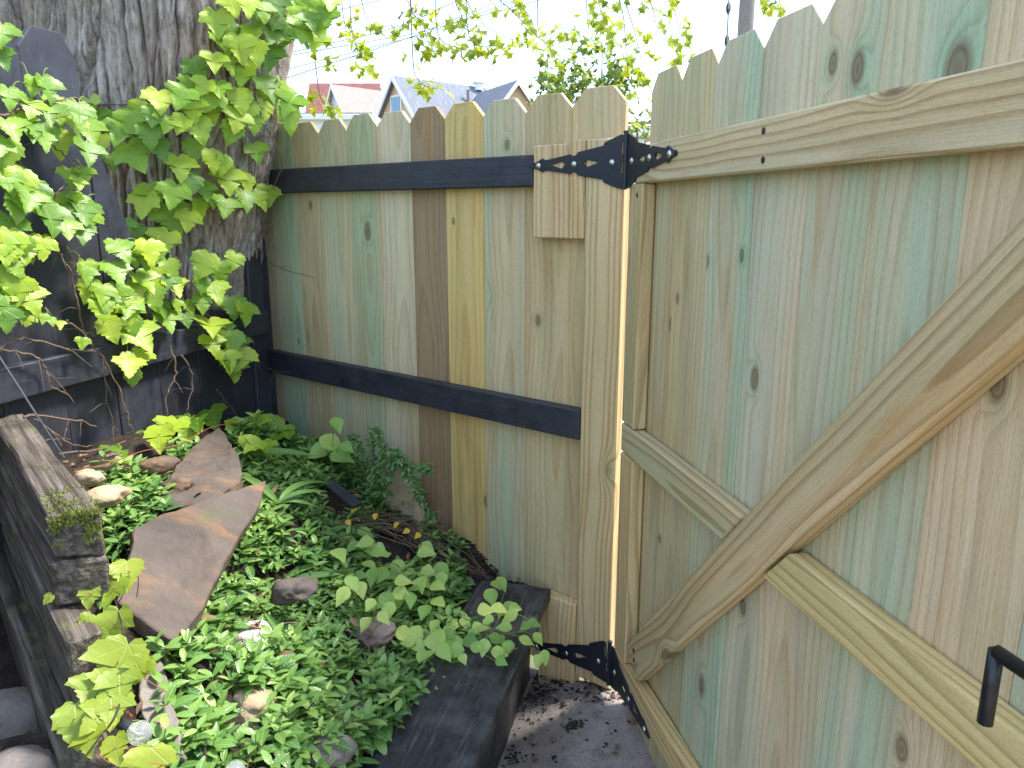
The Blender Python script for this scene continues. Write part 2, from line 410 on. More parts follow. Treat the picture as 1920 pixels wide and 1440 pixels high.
M_BLADE = leaf_mat('blade_leaf', [(.11, .25, .045), (.22, .38, .08)], .32, True, .4, (.35, .5, .2), True, False, .25)
M_MAPLE = leaf_mat('maple_leaf', [(.26, .34, .04), (.42, .50, .05), (.58, .60, .06)], .58, False)
M_SAPL = leaf_mat('sapling_leaf', [(.10, .17, .04), (.20, .28, .04), (.36, .42, .06)], .45, False, attr=True)
def plain(name, col, rough=.6, metal=0.0, spec=.4, nz=20.0, amt=.25, bump=.2):
    t = NT(name); P = t.obj(); a = t.noise(P, nz, 5, .65)
    c = t.mix(t.ramp(a, [(.35, 0.0), (.7, amt * 2)]), col, tuple(q * .55 for q in col)); t.bump(a, bump, .004)
    return t.fin(c, rough, spec, metal)
M_TWIG = plain('dry_twig', (.17, .11, .075), .85, nz=60)
M_STEM = plain('green_stem', (.20, .24, .07), .7, nz=40)
M_REDSTEM = plain('red_stem', (.30, .11, .05), .7, nz=40)
M_IRON = plain('black_hinge_iron', (.016, .019, .028), .42, 0.0, .5, 90, .3, .15)
M_STEEL = plain('zinc_screw', (.62, .62, .60), .30, 1.0, .5, 60, .3)
M_BOLT = plain('black_bolt_steel', (.014, .015, .017), .35, 0.0, .5, 120, .3)
M_CABLE = plain('black_cable', (.02, .02, .022), .6)
M_WIRE = plain('grey_wire', (.30, .31, .34), .35, .8)
M_PLASTIC = plain('black_plastic', (.035, .036, .045), .38)
M_DEAD = plain('dead_leaf', (.24, .14, .08), .8, nz=50, amt=.4)
M_YLEAF = plain('yellow_leaf', (.62, .42, .03), .55, nz=40)
M_MOSS = plain('moss', (.19, .21, .045), .95, nz=60, amt=.4)
M_POLE = plain('weathered_pole', (.26, .22, .20), .85, nz=14)
M_RUST = plain('rusty_nail', (.10, .05, .035), .8, nz=80)
M_TRIM = plain('white_trim', (.80, .80, .78), .6, amt=.1)
def glassy(name, col, rough=.08):
    t = NT(name); t.bump(t.noise(t.obj(), 3.0, 3), .05, .01); return t.fin(col, rough, .8)
M_PANE = glassy('window_glass', (.10, .22, .38))
def roof_mat(name, col):
    t = NT(name); P = t.obj(shift=False); a = t.noise(P, 9.0, 5, .7); b = t.noise(t.scl(P, (2, 14, 2)), 1, 3)
    c = t.mix(t.ramp(a, [(.35, 0.0), (.68, .8)]), col, tuple(q * .6 for q in col)); c = t.mix(t.ramp(b, [(.5, 0.0), (.6, .35)]), c, tuple(q * 1.5 for q in col))
    t.bump(a, .5, .05); return t.fin(c, .85, .2)
M_ROOFG = roof_mat('grey_shingle', (.20, .212, .245)); M_ROOFR = roof_mat('red_shingle', (.30, .13, .105)); M_ROOFP = roof_mat('faded_pink_shingle', (.42, .30, .26))
def siding(name, col, step=.18):
    t = NT(name); P = t.n('TexCoord').outputs['Object']; sp = t.n('SeparateXYZ'); t.l(P, sp.inputs[0])
    s = t.math('FRACT', t.math('DIVIDE', sp.outputs[2], step)); t.bump(s, .8, .03)
    c = t.mix(t.ramp(t.noise(P, 1.5, 4), [(.4, 0.0), (.7, .3)]), col, tuple(q * .75 for q in col)); return t.fin(c, .7, .3)
M_TANWALL = siding('tan_siding', (.70, .48, .30)); M_BLUEWALL = siding('pale_blue_siding', (.66, .69, .78)); M_WHITEWALL = siding('white_siding', (.74, .74, .72))
def brick_mat():
    t = NT('pink_brick'); b = t.n('TexBrick'); tc = t.n('TexCoord'); mp = t.n('Mapping'); mp.inputs['Rotation'].default_value = (R(90), 0, 0)
    t.l(tc.outputs['Object'], mp.inputs[0]); t.l(mp.outputs[0], b.inputs['Vector']); b.inputs['Scale'].default_value = 4.0
    b.inputs['Color1'].default_value = (.40, .20, .15, 1); b.inputs['Color2'].default_value = (.30, .14, .11, 1); b.inputs['Mortar'].default_value = (.5, .46, .42, 1)
    return t.fin(b.outputs['Color'], .85, .2)
M_BRICK = brick_mat()
def bulb_glass():
    t = NT('clear_bulb_glass'); t.bump(t.noise(t.obj(), 8, 2), .02, .001)
    t.b.inputs['Transmission Weight'].default_value = .8; t.b.inputs['IOR'].default_value = 1.3
    return t.fin((.92, .93, .88), .04, .5)
M_BULB = bulb_glass()

# ------------------------------------------------------------------ setting: ground
GZ = -0.08
def sheet(name, x0, x1, y0, y1, z, mat, n=1):
    V = [(x0 + (x1 - x0) * i / n, y0 + (y1 - y0) * j / n, z) for j in range(n + 1) for i in range(n + 1)]
    F = [(j * (n + 1) + i, j * (n + 1) + i + 1, (j + 1) * (n + 1) + i + 1, (j + 1) * (n + 1) + i) for j in range(n) for i in range(n)]
    return tag(put(name, mesh(name, V, F), mat), kind='structure')
sheet('ground', -400, 400, -60, 700, GZ - .012, M_LAWN, 4)
# concrete walk this side of the gate, and the paved alley beyond it
def poly_sheet(name, pts, z, mat):
    return tag(put(name, mesh(name, [(p[0], p[1], z) for p in pts], [tuple(range(len(pts)))]), mat), kind='structure')
def path_h(p):
    q_ = Vector((p.x, p.y, 0)) - FF.o; xv, yv = q_.dot(FF.X), q_.dot(FF.Y)
    return GZ + .072 * math.exp(-((xv - .03) / .24) ** 2 - ((yv + .03) / .20) ** 2)
nxp, nyp = 200, 150
xs = np.linspace(-.75, 2.4, nxp); ys = np.concatenate([np.linspace(-3.2, -.9, 40, endpoint=False), np.linspace(-.9, .034, 110)])
V = []
for yv in ys:
    for xv in xs:
        p = FF.p(xv, yv, 0); V.append((p.x, p.y, GZ + .072 * math.exp(-((xv - .03) / .24) ** 2 - ((yv + .03) / .20) ** 2)))
V = np.array(V); V[:, 2] += .003 * fbm(V * 18, 4, 3) + .002 * vnoise(V * 90, 6)
F = [(j * nxp + i, j * nxp + i + 1, (j + 1) * nxp + i + 1, (j + 1) * nxp + i) for j in range(nyp - 1) for i in range(nxp - 1)]
tag(put('concrete_path', mesh('path', V, F, True), M_CONC), kind='structure')
a = FF.p(-6, .5, 0); b = FF.p(8, .5, 0); c = FF.p(8, 5.5, 0); d = FF.p(-6, 5.5, 0)
poly_sheet('alley', [(a.x, a.y), (b.x, b.y), (c.x, c.y), (d.x, d.y)], GZ - .004, M_ALLEY)

# planting mound: smooth surface through measured heights
ctrl = []
def cp(p, z): ctrl.append((p.x, p.y, z))
for s_, z_ in ((-1.75, .57), (-1.43, .49), (-1.0, .40), (-.67, .32), (-.4, .235), (-.2, .215)): cp(FF.p(s_, 0, 0), z_)
for s_, z_ in ((-.3, .64), (-.6, .72), (-.95, .77), (-1.35, .80)): cp(BF.p(s_, -.03, 0), z_)
for px, py, z_ in ((240, 1120, .67), (330, 1200, .57), (480, 960, .57), (300, 960, .69), (420, 830, .64), (350, 1440, .47), (500, 1440, .38),
                   (690, 1400, .25), (600, 1200, .36), (450, 1250, .44), (250, 1320, .57), (780, 1120, .27), (700, 1000, .36), (560, 900, .50), (850, 1200, .235), (920, 1120, .225), (130, 1440, .53), (800, 1300, .225)):
    cp(at_z(px, py, z_), z_)
ctrl = np.array(ctrl)
CAPD = Vector((math.sin(R(14.5)), math.cos(R(14.5)), 0)); CAPN = Vector((CAPD.y, -CAPD.x, 0))
CAPC = at_z(1032, 1102, .27)                                 # far right corner of the black cap
def mound(x, y):
    x = np.atleast_1d(np.asarray(x, float)); y = np.atleast_1d(np.asarray(y, float))
    d2 = (x[:, None] - ctrl[None, :, 0]) ** 2 + (y[:, None] - ctrl[None, :, 1]) ** 2
    w = 1 / (d2 + .004) ** 1.7
    z = (w * ctrl[None, :, 2]).sum(1) / w.sum(1)
    din = -((x - CAPC.x) * CAPN.x + (y - CAPC.y) * CAPN.y)        # distance in from the cap's outer edge
    return np.minimum(z, .215 + np.maximum(0, din - .20) * 1.1)
TIE_N = at_z(190, 957, .93)                                   # near right top corner of the weathered timbers
TIE_D = (at_z(45, 770, .93) - TIE_N).normalized()
def in_bed(x, y, pad=0.0):
    p = Vector((x, y, 0))
    if (p - FF.o).dot(FF.Y) > .03 - pad: return False
    if (p - BF.o).dot(BF.Y) > -.005 - pad: return False
    if (p - CAPC).dot(CAPN) > -.06 - pad: return False
    side = TIE_D.x * (p.y - TIE_N.y) - TIE_D.y * (p.x - TIE_N.x)
    if side > .02 - pad and y > 1.19: return False
    return y > .75 and x > -1.6
nx, ny = 170, 230
gx = np.linspace(-1.5, .25, nx); gy = np.linspace(.75, 3.3, ny); GX, GY = np.meshgrid(gx, gy)
hz = mound(GX.ravel(), GY.ravel()); PP = np.stack([GX.ravel(), GY.ravel(), np.zeros(GX.size)], 1)
hz = hz + .012 * fbm(PP * 14, 3, 4) + .008 * vnoise(PP * 60, 9)
keep = np.array([in_bed(x, y, -.03) for x, y in zip(GX.ravel(), GY.ravel())])
F = []
for j in range(ny - 1):
    for i in range(nx - 1):
        k = j * nx + i; f = (k, k + 1, k + nx + 1, k + nx)
        if keep[list(f)].all(): F.append(f)
tag(put('planting_bed_soil', mesh('soil', np.stack([GX.ravel(), GY.ravel(), hz], 1), F, True), M_SOIL), kind='structure')
# terrace soil left of the timbers
V = []; F = []
n = 90
for j in range(n + 1):
    for i in range(n + 1):
        x = -2.4 + 2.0 * i / n; y = -.3 + 2.6 * j / n; V.append((x, y, .42))
V = np.array(V); V[:, 2] += .012 * fbm(V * 16, 5, 4)
F = [(j * (n + 1) + i, j * (n + 1) + i + 1, (j + 1) * (n + 1) + i + 1, (j + 1) * (n + 1) + i) for j in range(n) for i in range(n)]
def out_side(k): p = V[k]; return TIE_D.x * (p[1] - TIE_N.y) - TIE_D.y * (p[0] - TIE_N.x) > .03 and p[0] < -.55 and (Vector(p) - BF.o).dot(BF.Y) < -.01
F = [f for f in F if all(out_side(k) for k in f)]
tag(put('terrace_soil', mesh('terrace', V, F, True), M_SOIL), kind='structure')

# ------------------------------------------------------------------ back fence
def knots(o, frame, off, *pix):
    for nm, q_ in zip(('knot_a', 'knot_b'), pix):
        l = WM[o].inverted() @ frame.pix(q_[0], q_[1], off); o[nm] = (l.x, l.z, q_[2])
FK = {1: [(1008, 600, .011), (1085, 590, .010)], 2: [(950, 272, .010), (920, 1180, .008)], 3: [(912, 940, .013), (850, 415, .007)], 6: [(735, 372, .012), (660, 785, .010)], 7: [(703, 405, .013), (680, 420, .008)], 8: [(582, 385, .010)], 9: [(560, 640, .007)]}
GK = {0: [(1256, 608, .010), (1235, 1010, .008)], 1: [(1268, 560, .008), (1290, 880, .007)], 2: [(1325, 490, .010), (1390, 480, .009)], 3: [(1412, 710, .015), (1390, 1140, .012)], 4: [(1606, 132, .016), (1560, 120, .012)], 5: [(1792, 130, .022), (1545, 760, .012)], 6: [(1690, 1405, .014), (1870, 720, .014)]}
def picket(w, zb, zt, thick=.016, ear=.042):
    h = w / 2
    return prism([(-h, zb), (h, zb), (h, zt - ear * 1.05), (h - ear, zt), (-h + ear, zt), (-h, zt - ear * 1.05)], 0, thick, .0012, 'picket')
fence = thing('wooden_fence', 'new pressure treated picket fence with black rails and dog-eared tops', 'fence', FF.p(-.85, 0, GZ))
edges = [-.006, -.179, -.344, -.511, -.674, -.836, -1.002, -1.164, -1.328, -1.487, -1.650, -1.795]
tint = [(.44, .38, .265, .4), (.41, .355, .245, .5), (.40, .39, .305, 1.0), (.45, .385, .20, .25), (.25, .20, .14, 0.1), (.47, .45, .38, .3),
        (.41, .40, .305, .8), (.43, .42, .335, .6), (.41, .37, .28, .5), (.38, .39, .31, 1.0), (.36, .34, .27, .7)]
for i in range(11):
    w = edges[i] - edges[i + 1] - .0006
    zt = 1.793 + random.uniform(-.006, .006)
    zb = GZ + .05 if i < 2 else .05
    o_ = put('picket', picket(w, zb - 1.0, zt - 1.0), M_WOOD, fence, FF.M((edges[i] + edges[i + 1]) / 2, .0385 + random.uniform(0, .003), 1.0, random.uniform(-.002, .002)), tint[i]); knots(o_, FF, .038, *FK.get(i, ()))
def rail_x(frame, x0, x1, z0, z1, y0, y1, mat, parent, col=None, name='rail', bev=.004, roll=0.0):
    """board lying along frame x; its local z runs along its length"""
    l = x1 - x0
    m = Matrix((-frame.Z, frame.Y, frame.X)).transposed().to_4x4()
    M = Matrix.Translation(frame.p((x0 + x1) / 2, (y0 + y1) / 2, (z0 + z1) / 2)) @ m
    if roll: M = M @ Matrix.Rotation(roll, 4, 'Y')
    return put(name, beam(z1 - z0, y1 - y0, l, bev), mat, parent, M, col)
rail_x(FF, -1.70, -.290, 1.530, 1.620, .0, .038, M_BLACK, fence)
rail_x(FF, -1.70, -.109, .790, .883, -.001, .038, M_BLACK, fence)
for x_, z_ in ((-.60, 1.578), (-.93, 1.565), (-1.26, 1.59), (-.55, .84), (-.88, .828), (-1.2, .846)):
    V, F = lathe([(.0055, -.002), (.0055, .0006), (.003, .001)], 10)
    put('nail_head', mesh('nail_head', V, F), M_RUST, fence, FF.M(x_, -.0008, z_) @ Matrix.Rotation(R(90), 4, 'X'))
put('post', beam(.124, .037, 1.652, .004), M_LUMBER, fence, FF.M(-.044, .0195, .826 + .0), (.45, .375, .25, .5))
put('block', beam(.128, .036, .262, .004), M_LUMBER, fence, FF.M(-.2235, .019, 1.514), (.47, .41, .30, .3))
put('block', beam(.050, .036, .270, .003), M_LUMBER, fence, FF.M(-.133, .0188, 1.518), (.46, .38, .25, .3))
put('block', beam(.146, .037, .345, .004), M_LUMBER, fence, FF.M(-.182, .0188, .074), (.50, .42, .27, .1))

# ------------------------------------------------------------------ black side fence, cut down round the tree
bfence = thing('black_fence', 'old black painted board fence cut down around the tree trunk', 'fence', BF.p(-.7, 0, .5))
seams = [-3.05, -2.85, -2.65, -2.45, -2.24, -2.03, -1.83, -1.62, -1.435, -1.29, -1.092, -.897, -.705, -.502, -.30, -.10]
tops = [(1.92, 'ear'), (1.93, 'ear'), (1.90, 'ear'), (1.92, 'ear'), (1.91, 'ear'), (1.93, 'ear'), (1.92, 'ear'), (1.90, 'ear'), (1.92, 'ear'), (1.93, 'ear'), (1.945, 'ear'), (1.74, 1.24), (1.19, 1.13), (1.12, 1.09), (1.09, 1.07)]
for i in range(len(seams) - 1):
    a, b = seams[i], seams[i + 1]; w = b - a - .004; h = w / 2; t = tops[i]
    if t[1] == 'ear': pts = [(-h, -.9), (h, -.9), (h, t[0] - 1.06), (h - .05, t[0] - 1.0), (-h + .05, t[0] - 1.0), (-h, t[0] - 1.06)]
    else: pts = [(-h, -.9), (h, -.9), (h, t[1] - 1.0), (-h, t[0] - 1.0)]
    put('board', prism(pts, 0, .019, .002), M_BLACK, bfence, BF.M((a + b) / 2, .0 + random.uniform(0, .006), 1.0, random.uniform(-.004, .004)))
rail_x(BF, -3.0, -.10, .972, 1.064, -.040, -.002, M_BLACK, bfence)
put('post', beam(.10, .09, 2.1, .006), M_BLACK, bfence, BF.M(-.125, .035, .75))
put('post', beam(.07, .05, 1.75, .005), M_BLACK, bfence, FF.M(-1.735, .008, .80))

# ------------------------------------------------------------------ gate
gate = thing('wooden_gate', 'wide pressure treated wooden gate swung inward with diagonal brace', 'gate', GF.p(.7, 0, 0))
ge = [.045, .232, .414, .597, .780, .951, 1.128, 1.302, 1.476]
gt = [(.44, .395, .28, .45), (.44, .40, .285, .5), (.43, .42, .345, .9), (.46, .43, .36, .7), (.44, .41, .33, 1.0), (.43, .415, .335, 1.0), (.46, .395, .305, .5), (.45, .41, .34, .8)]
for i in range(8):
    w = ge[i + 1] - ge[i] - .0005
    o_ = put('picket', picket(w, GZ + .02 - 1, 1.795 - 1 + random.uniform(-.004, .004), .016, .038), M_WOOD, gate, GF.M((ge[i] + ge[i + 1]) / 2, .0385 + random.uniform(0, .003), 1.0, random.uniform(-.0015, .0015)), gt[i]); knots(o_, GF, .038, *GK.get(i, ()))
GL = (.45, .40, .29, .35)
rail_x(GF, .045, 1.476, 1.530, 1.622, .0, .0375, M_LUMBER, gate, (.44, .40, .30, .25))
rail_x(GF, .010, 1.476, .082, .163, .0, .0375, M_LUMBER, gate, (.48, .41, .25, .3))
put('stile', beam(.095, .0375, .65, .004), M_LUMBER, gate, GF.M(.061, .0188, 1.204), (.44, .38, .26, .4))
put('stile', beam(.095, .0375, .624, .004), M_LUMBER, gate, GF.M(.061, .0188, .477), (.44, .385, .25, .5))
def gate_piece(pts, col, ang, name):
    """outline in gate x,z; local z turned along the grain direction ang (from x axis)"""
    cx = sum(p[0] for p in pts) / len(pts); cz = sum(p[1] for p in pts) / len(pts)
    ca, sa = math.cos(ang), math.sin(ang)
    loc = [((p[0] - cx) * sa - (p[1] - cz) * ca, (p[0] - cx) * ca + (p[1] - cz) * sa) for p in pts]
    X = GF.X * sa - GF.Z * ca; Z = GF.X * ca + GF.Z * sa
    M = Matrix.Translation(GF.p(cx, 0, cz)) @ Matrix((X, GF.Y, Z)).transposed().to_4x4()
    return put(name, prism(loc, 0, .0375, .004), M_LUMBER, gate, M, col)
gate_piece([(.014, .792), (.014, .876), (.712, .876), (.632, .792)], (.45, .40, .28, .6), 0, 'rail')
gate_piece([(.797, .792), (.876, .876), (1.476, .876), (1.476, .792)], (.47, .41, .23, .2), 0, 'rail')
up = lambda s: .893 + 1.071 * (s - .730)
lo = lambda s: .900 + 1.071 * (s - .890)
gate_piece([(.112, .232), (.148, up(.148)), (.73 + (1.527 - .893) / 1.071, 1.527), (.89 + (1.527 - .9) / 1.071, 1.527), (.208, lo(.208) + .006), (.196, .172)], (.43, .365, .25, .45), math.atan(1.071), 'brace')
for s_, z_ in ((.690, 1.599), (.695, 1.549), (.075, 1.50), (.175, .252), (.18, .225)):
    M = GF.M(s_, -.0006, z_) @ Matrix.Rotation(R(90), 4, 'X')
    V, F = lathe([(.0062, -.002), (.0062, .0006), (.0035, .0010)], 12); put('screw_head', mesh('screw_head', V, F), M_BOLT, gate, M)
# sliding bolt with dropped handle on the middle rail
bolt = put('slide_bolt', mesh('bolt', *join([tube([GF.p(1.352, -.044, .985), GF.p(1.60, -.044, .985)], .0085, 10),
        tube([GF.p(1.352, -.044, .9865), GF.p(1.352, -.044, .895)], .0085, 10)]), True), M_BOLT, gate)
put('bracket', mesh('bracket', *join([tube([GF.p(1.43, .0, .985 - .03), GF.p(1.43, -.056, .985 - .02), GF.p(1.43, -.056, 1.005), GF.p(1.43, 0, 1.015)], .006, 6)])), M_BOLT, bolt)

# ------------------------------------------------------------------ strap hinges
def plate_mesh(outlines, th):
    cu = bpy.data.curves.new('plate', 'CURVE'); cu.dimensions = '2D'; cu.fill_mode = 'BOTH'; cu.extrude = th / 2
    cu.bevel_depth = .0006; cu.bevel_resolution = 0
    for o in outlines:
        sp = cu.splines.new('POLY'); sp.points.add(len(o) - 1); sp.use_cyclic_u = True
        for p, q in zip(sp.points, o): p.co = (q[0], q[1], 0, 1)
    ob = bpy.data.objects.new('plate', cu); COL.objects.link(ob)
    me = bpy.data.meshes.new_from_object(ob.evaluated_get(bpy.context.evaluated_depsgraph_get()))
    bpy.data.objects.remove(ob); bpy.data.curves.remove(cu); me.name = 'hinge_plate'; me.materials.clear(); return me
up_ = [(150, 375), (165, 335), (205, 325), (250, 318), (330, 270), (372, 296), (700, 236), (722, 256), (752, 262), (780, 242), (800, 214), (1110, 152), (1130, 110), (1310, 32), (1330, 26)]
SX = .313 / 1200.; SZ = .141 / 675.
half = [((x - 1375) * SX, (362 - y) * SZ) for x, y in up_]
outl = half + [(half[-1][0] + .0, half[-1][1])] + [(.0 - .004, half[-1][1] * .96)] + [(-.004, -half[-1][1] * .96)] + [(x, -z) for x, z in half[::-1]]
dia1 = [((x - 1375) * SX, (375 - y) * SZ) for x, y in ((430, 375), (590, 330), (638, 378), (590, 432))]
dia2 = [((x - 1375) * SX, (375 - y) * SZ) for x, y in ((862, 372), (910, 325), (1075, 368), (910, 424))]
sl1 = [(-.012, .020), (-.006, .020), (-.006, .052), (-.012, .052)]
sl2 = [(-.012, -.030), (-.006, -.030), (-.006, .002), (-.012, .002)]
PLATE = plate_mesh([outl, dia1, dia2, sl1, sl2], .0032)
PLATE2 = plate_mesh([outl, dia1, dia2], .0032)
def hinge(label, zc, tiltf, tiltg):
    t = thing('gate_hinge', label, 'hinge', FF.p(.022, -.004, zc), 'black strap hinges of the gate')
    axis = FF.p(.022, -.006, zc)
    Mf = Matrix.Translation(axis + FF.Y * .0035) @ Matrix((FF.X, FF.Z, -FF.Y)).transposed().to_4x4() @ Matrix.Rotation(tiltf, 4, 'Z')
    lf = put('fence_leaf', PLATE.copy(), M_IRON, t, Mf)
    gax = GF.p(.0, -.0035, zc)
    Mg = Matrix.Translation(gax) @ Matrix((-GF.X, GF.Z, GF.Y)).transposed().to_4x4() @ Matrix.Rotation(tiltg, 4, 'Z')
    lg = put('gate_leaf', PLATE2.copy(), M_IRON, t, Mg)
    c = (axis + gax) / 2 - FF.Y * .002
    put('barrel', mesh('barrel', *join([tube([c + Vector((0, 0, -.072)), c + Vector((0, 0, .072))], .0062, 12), tube([c + Vector((0, 0, .072)), c + Vector((0, 0, .078))], .0075, 12)])), M_IRON, t)
    V, F = lathe([(.0092, 0), (.0090, .0025), (.006, .0052), (.002, .0062)], 12)
    for leaf, M, sg in ((lf, Mf, 1), (lg, Mg, -1)):
        for x in (277, 752, 1222):
            Ms = M @ Matrix.Translation(((x - 1375) * SX, -.001, .0011 * sg)) @ (Matrix.Identity(4) if sg > 0 else Matrix.Rotation(math.pi, 4, 'X'))
            put('screw', mesh('screw', V, F, True), M_STEEL, leaf, Ms)
hinge('upper black iron strap hinge screwed across post and top gate rail', 1.588, 0.0, 0.0)
hinge('lower black iron strap hinge near the ground beside the raised bed', .098, R(10), R(3))

# ------------------------------------------------------------------ raised bed: black capped wall
bw = thing('raised_bed_wall', 'black painted timber bed wall with wide worn cap plank', 'bed wall', (CAPC - CAPD * .6 - CAPN * .1) * 1.0 + Vector((0, 0, GZ - .27)))
def plank(corner, along, across, L, W, z0, z1, mat, parent, name, amp=.0015, cuts=5, label=None):
    """rough plank: corner point, unit directions"""
    across = -across
    M = Matrix.Translation(Vector((corner.x, corner.y, 0)) - along * L / 2 + across * W / 2 + Vector((0, 0, (z0 + z1) / 2)))
    Z = along; X = across; Y = Z.cross(X)
    M = M @ Matrix((X, Y, Z)).transposed().to_4x4()
    bm = bmesh.new(); bmesh.ops.create_cube(bm, size=1.0)
    for v in bm.verts: v.co = (v.co.x * W, v.co.y * (z1 - z0), v.co.z * L)
    bmesh.ops.bevel(bm, geom=list(bm.edges), offset=.005, segments=1, affect='EDGES')
    bmesh.ops.subdivide_edges(bm, edges=list(bm.edges), cuts=cuts, use_grid_fill=True)
    P = np.array([v.co for v in bm.verts]); D = np.stack([fbm(P * (22, 22, 6), k + 20, 3) for k in range(3)], 1) * amp
    for v, d_ in zip(bm.verts, D): v.co += Vector(d_)
    return put(name, bm_mesh(name, bm, False), mat, parent, M, label=label)
plank(CAPC, CAPD, CAPN, 1.65, .235, .228, .270, M_CAP, bw, 'cap_plank', .003, 8)
plank(CAPC - CAPN * .062 - CAPD * .01, CAPD, CAPN, 1.62, .06, GZ, .227, M_CAP, bw, 'wall_board', .002, 4)
pe = CAPC - CAPN * .24

# ------------------------------------------------------------------ weathered timbers on the left
EW = (at_z(92, 966, .93) - TIE_N)                              # end cut direction and width
def tie(near, far_y, z0, z1, label, w=EW):
    far_y -= .02
    """one stacked timber from the near end back to the black fence"""
    L = (far_y - near.y) / TIE_D.y
    ctr = near + w / 2 + TIE_D * L / 2; ctr.z = (z0 + z1) / 2
    Z = TIE_D; Y = Vector((0, 0, 1)); X = Y.cross(Z)
    Mx = Matrix.Translation(ctr) @ Matrix((X, Y, Z)).transposed().to_4x4(); inv = Mx.inverted()
    bm = bmesh.new()
    c4 = [near, near + w, near + w + TIE_D * L, near + TIE_D * L]
    lo_ = [bm.verts.new(inv @ Vector((p.x, p.y, z0 + .001))) for p in c4]; hi = [bm.verts.new(inv @ Vector((p.x, p.y, z1 - .001))) for p in c4]
    bm.faces.new(lo_); bm.faces.new(hi)
    for i in range(4): bm.faces.new((lo_[i], lo_[(i + 1) % 4], hi[(i + 1) % 4], hi[i]))
    bmesh.ops.recalc_face_normals(bm, faces=bm.faces)
    bmesh.ops.bevel(bm, geom=list(bm.edges), offset=.006, segments=1, affect='EDGES')
    bmesh.ops.subdivide_edges(bm, edges=list(bm.edges), cuts=9, use_grid_fill=True)
    P = np.array([v.co for v in bm.verts])
    D = np.stack([fbm(P * (30, 30, 5), k + 40, 4) for k in range(3)], 1) * .0035
    for v, d_ in zip(bm.verts, D): v.co += Vector(d_)
    o = put('landscape_timber', bm_mesh('timber', bm), M_OLD, None, Mx)
    return tag(o, label, 'timber', 'weathered timbers stacked beside the bed')
N3 = at_z(190, 1183, .75); W3 = at_z(122, 1204, .75) - N3; N5 = at_z(222, 1425, .57)
TW = EW * 1.0
t1 = tie(TIE_N, 1.985, .84, .93, 'topmost weathered grey timber with mossy end beside flagstones')
tie(TIE_N + Vector((.004, -.006, 0)), 1.94, .75, .839, 'weathered timber directly under the mossy topmost one', EW * 1.12)
tie(N3, 1.93, .66, .749, 'weathered timber whose end juts out below the two upper ones', W3)
tie(N3 + Vector((.003, -.004, 0)), 1.93, .57, .659, 'fourth weathered timber down the stack behind yellow-green ivy', W3)
tie(N5, 1.9, .46, .569, 'lowest weathered timber jutting out furthest under the ivy and bulb', at_z(108, 1418, .57) - N5)
def blades(pts, rng, hmin, hmax, w):
    V, F = [], []
    for p in pts:
        h = rng.uniform(hmin, hmax); a = rng.uniform(0, 6.28); l = rng.uniform(-.6, .6); m = rng.uniform(-.6, .6)
        o = len(V); d = Vector((math.cos(a), math.sin(a), 0)) * w
        V += [p - d, p + d, p + Vector((l * h, m * h, h))]; F.append((o, o + 1, o + 2))
    return V, F
r_ = random.Random(3); mp = []
for k in range(3400):
    u = r_.random(); v = r_.random() ** 1.8
    p = TIE_N + EW * u
    if r_.random() < .62: p = p + Vector((r_.uniform(-.002, .006), r_.uniform(-.010, .0), 0)); p.z = .93 - v * .06
    else: p = p + TIE_D * (r_.random() ** 2.5 * .16); p.z = .929
    if vnoise(np.array([[p.x * 60, p.y * 60, p.z * 60]]), 4)[0] < -.1: continue
    mp.append(p)
ms_ = put('moss', mesh('moss', *blades(mp, r_, .002, .008, .002)), M_MOSS, t1, kind='stuff')

# ------------------------------------------------------------------ stones
def slab(name, pts, th, mat, label, cat, group=None, amp=.006, cuts=7, seed=1):
    """flat stone: outline of world points (its upper face), thickness downward along the face normal"""
    P = [Vector(p) for p in pts]; c = sum(P, Vector()) / len(P)
    n = Vector()
    for i in range(len(P)): n += (P[i] - c).cross(P[(i + 1) % len(P)] - c)
    n.normalize()
    if n.z < 0: n = -n
    P = [p - n * (p - c).dot(n) * .7 for p in P]
    bm = bmesh.new(); A = [bm.verts.new(p - c) for p in P]; B = [bm.verts.new(p - c - n * th + (p - c) * .03) for p in P]
    bm.faces.new(A); bm.faces.new(B[::-1]); m = len(P)
    for i in range(m): bm.faces.new((A[i], B[i], B[(i + 1) % m], A[(i + 1) % m]))
    bmesh.ops.recalc_face_normals(bm, faces=bm.faces)
    bmesh.ops.bevel(bm, geom=list(bm.edges), offset=.003, segments=1, affect='EDGES')
    bmesh.ops.triangulate(bm, faces=list(bm.faces))
    bmesh.ops.subdivide_edges(bm, edges=[e for e in bm.edges if e.calc_length() > .02], cuts=cuts, use_grid_fill=True)
    bmesh.ops.triangulate(bm, faces=list(bm.faces))
    Q = np.array([v.co for v in bm.verts]); D = np.stack([fbm(Q * 13 + seed * 7, seed + k, 4) for k in range(3)], 1) * amp
    for v, d_ in zip(bm.verts, D): v.co += Vector(d_)
    return tag(put(name, bm_mesh(name, bm, False), mat, None, Matrix.Translation(c)), label, cat, group)
S = lambda px, py, z: at_z(px, py, z)
slab('flagstone', [S(500, 903, .715), S(492, 935, .70), S(425, 1050, .665), S(345, 1200, .60), S(318, 1206, .605), S(226, 1116, .69), S(238, 1062, .71), S(252, 1000, .725), S(305, 955, .755), S(345, 945, .755)],
     .035, M_FLAG, 'large flat rust-stained brown flagstone leaning over the periwinkle', 'stone', seed=2, amp=.005)
slab('flagstone', [S(412, 800, .73), S(450, 850, .715), S(452, 900, .70), S(400, 935, .70), S(300, 955, .70), S(303, 930, .70), S(330, 872, .72), S(385, 815, .735)],
     .05, M_FLAG, 'angular brown flagstone tucked behind the large leaning one', 'stone', seed=5, amp=.008)
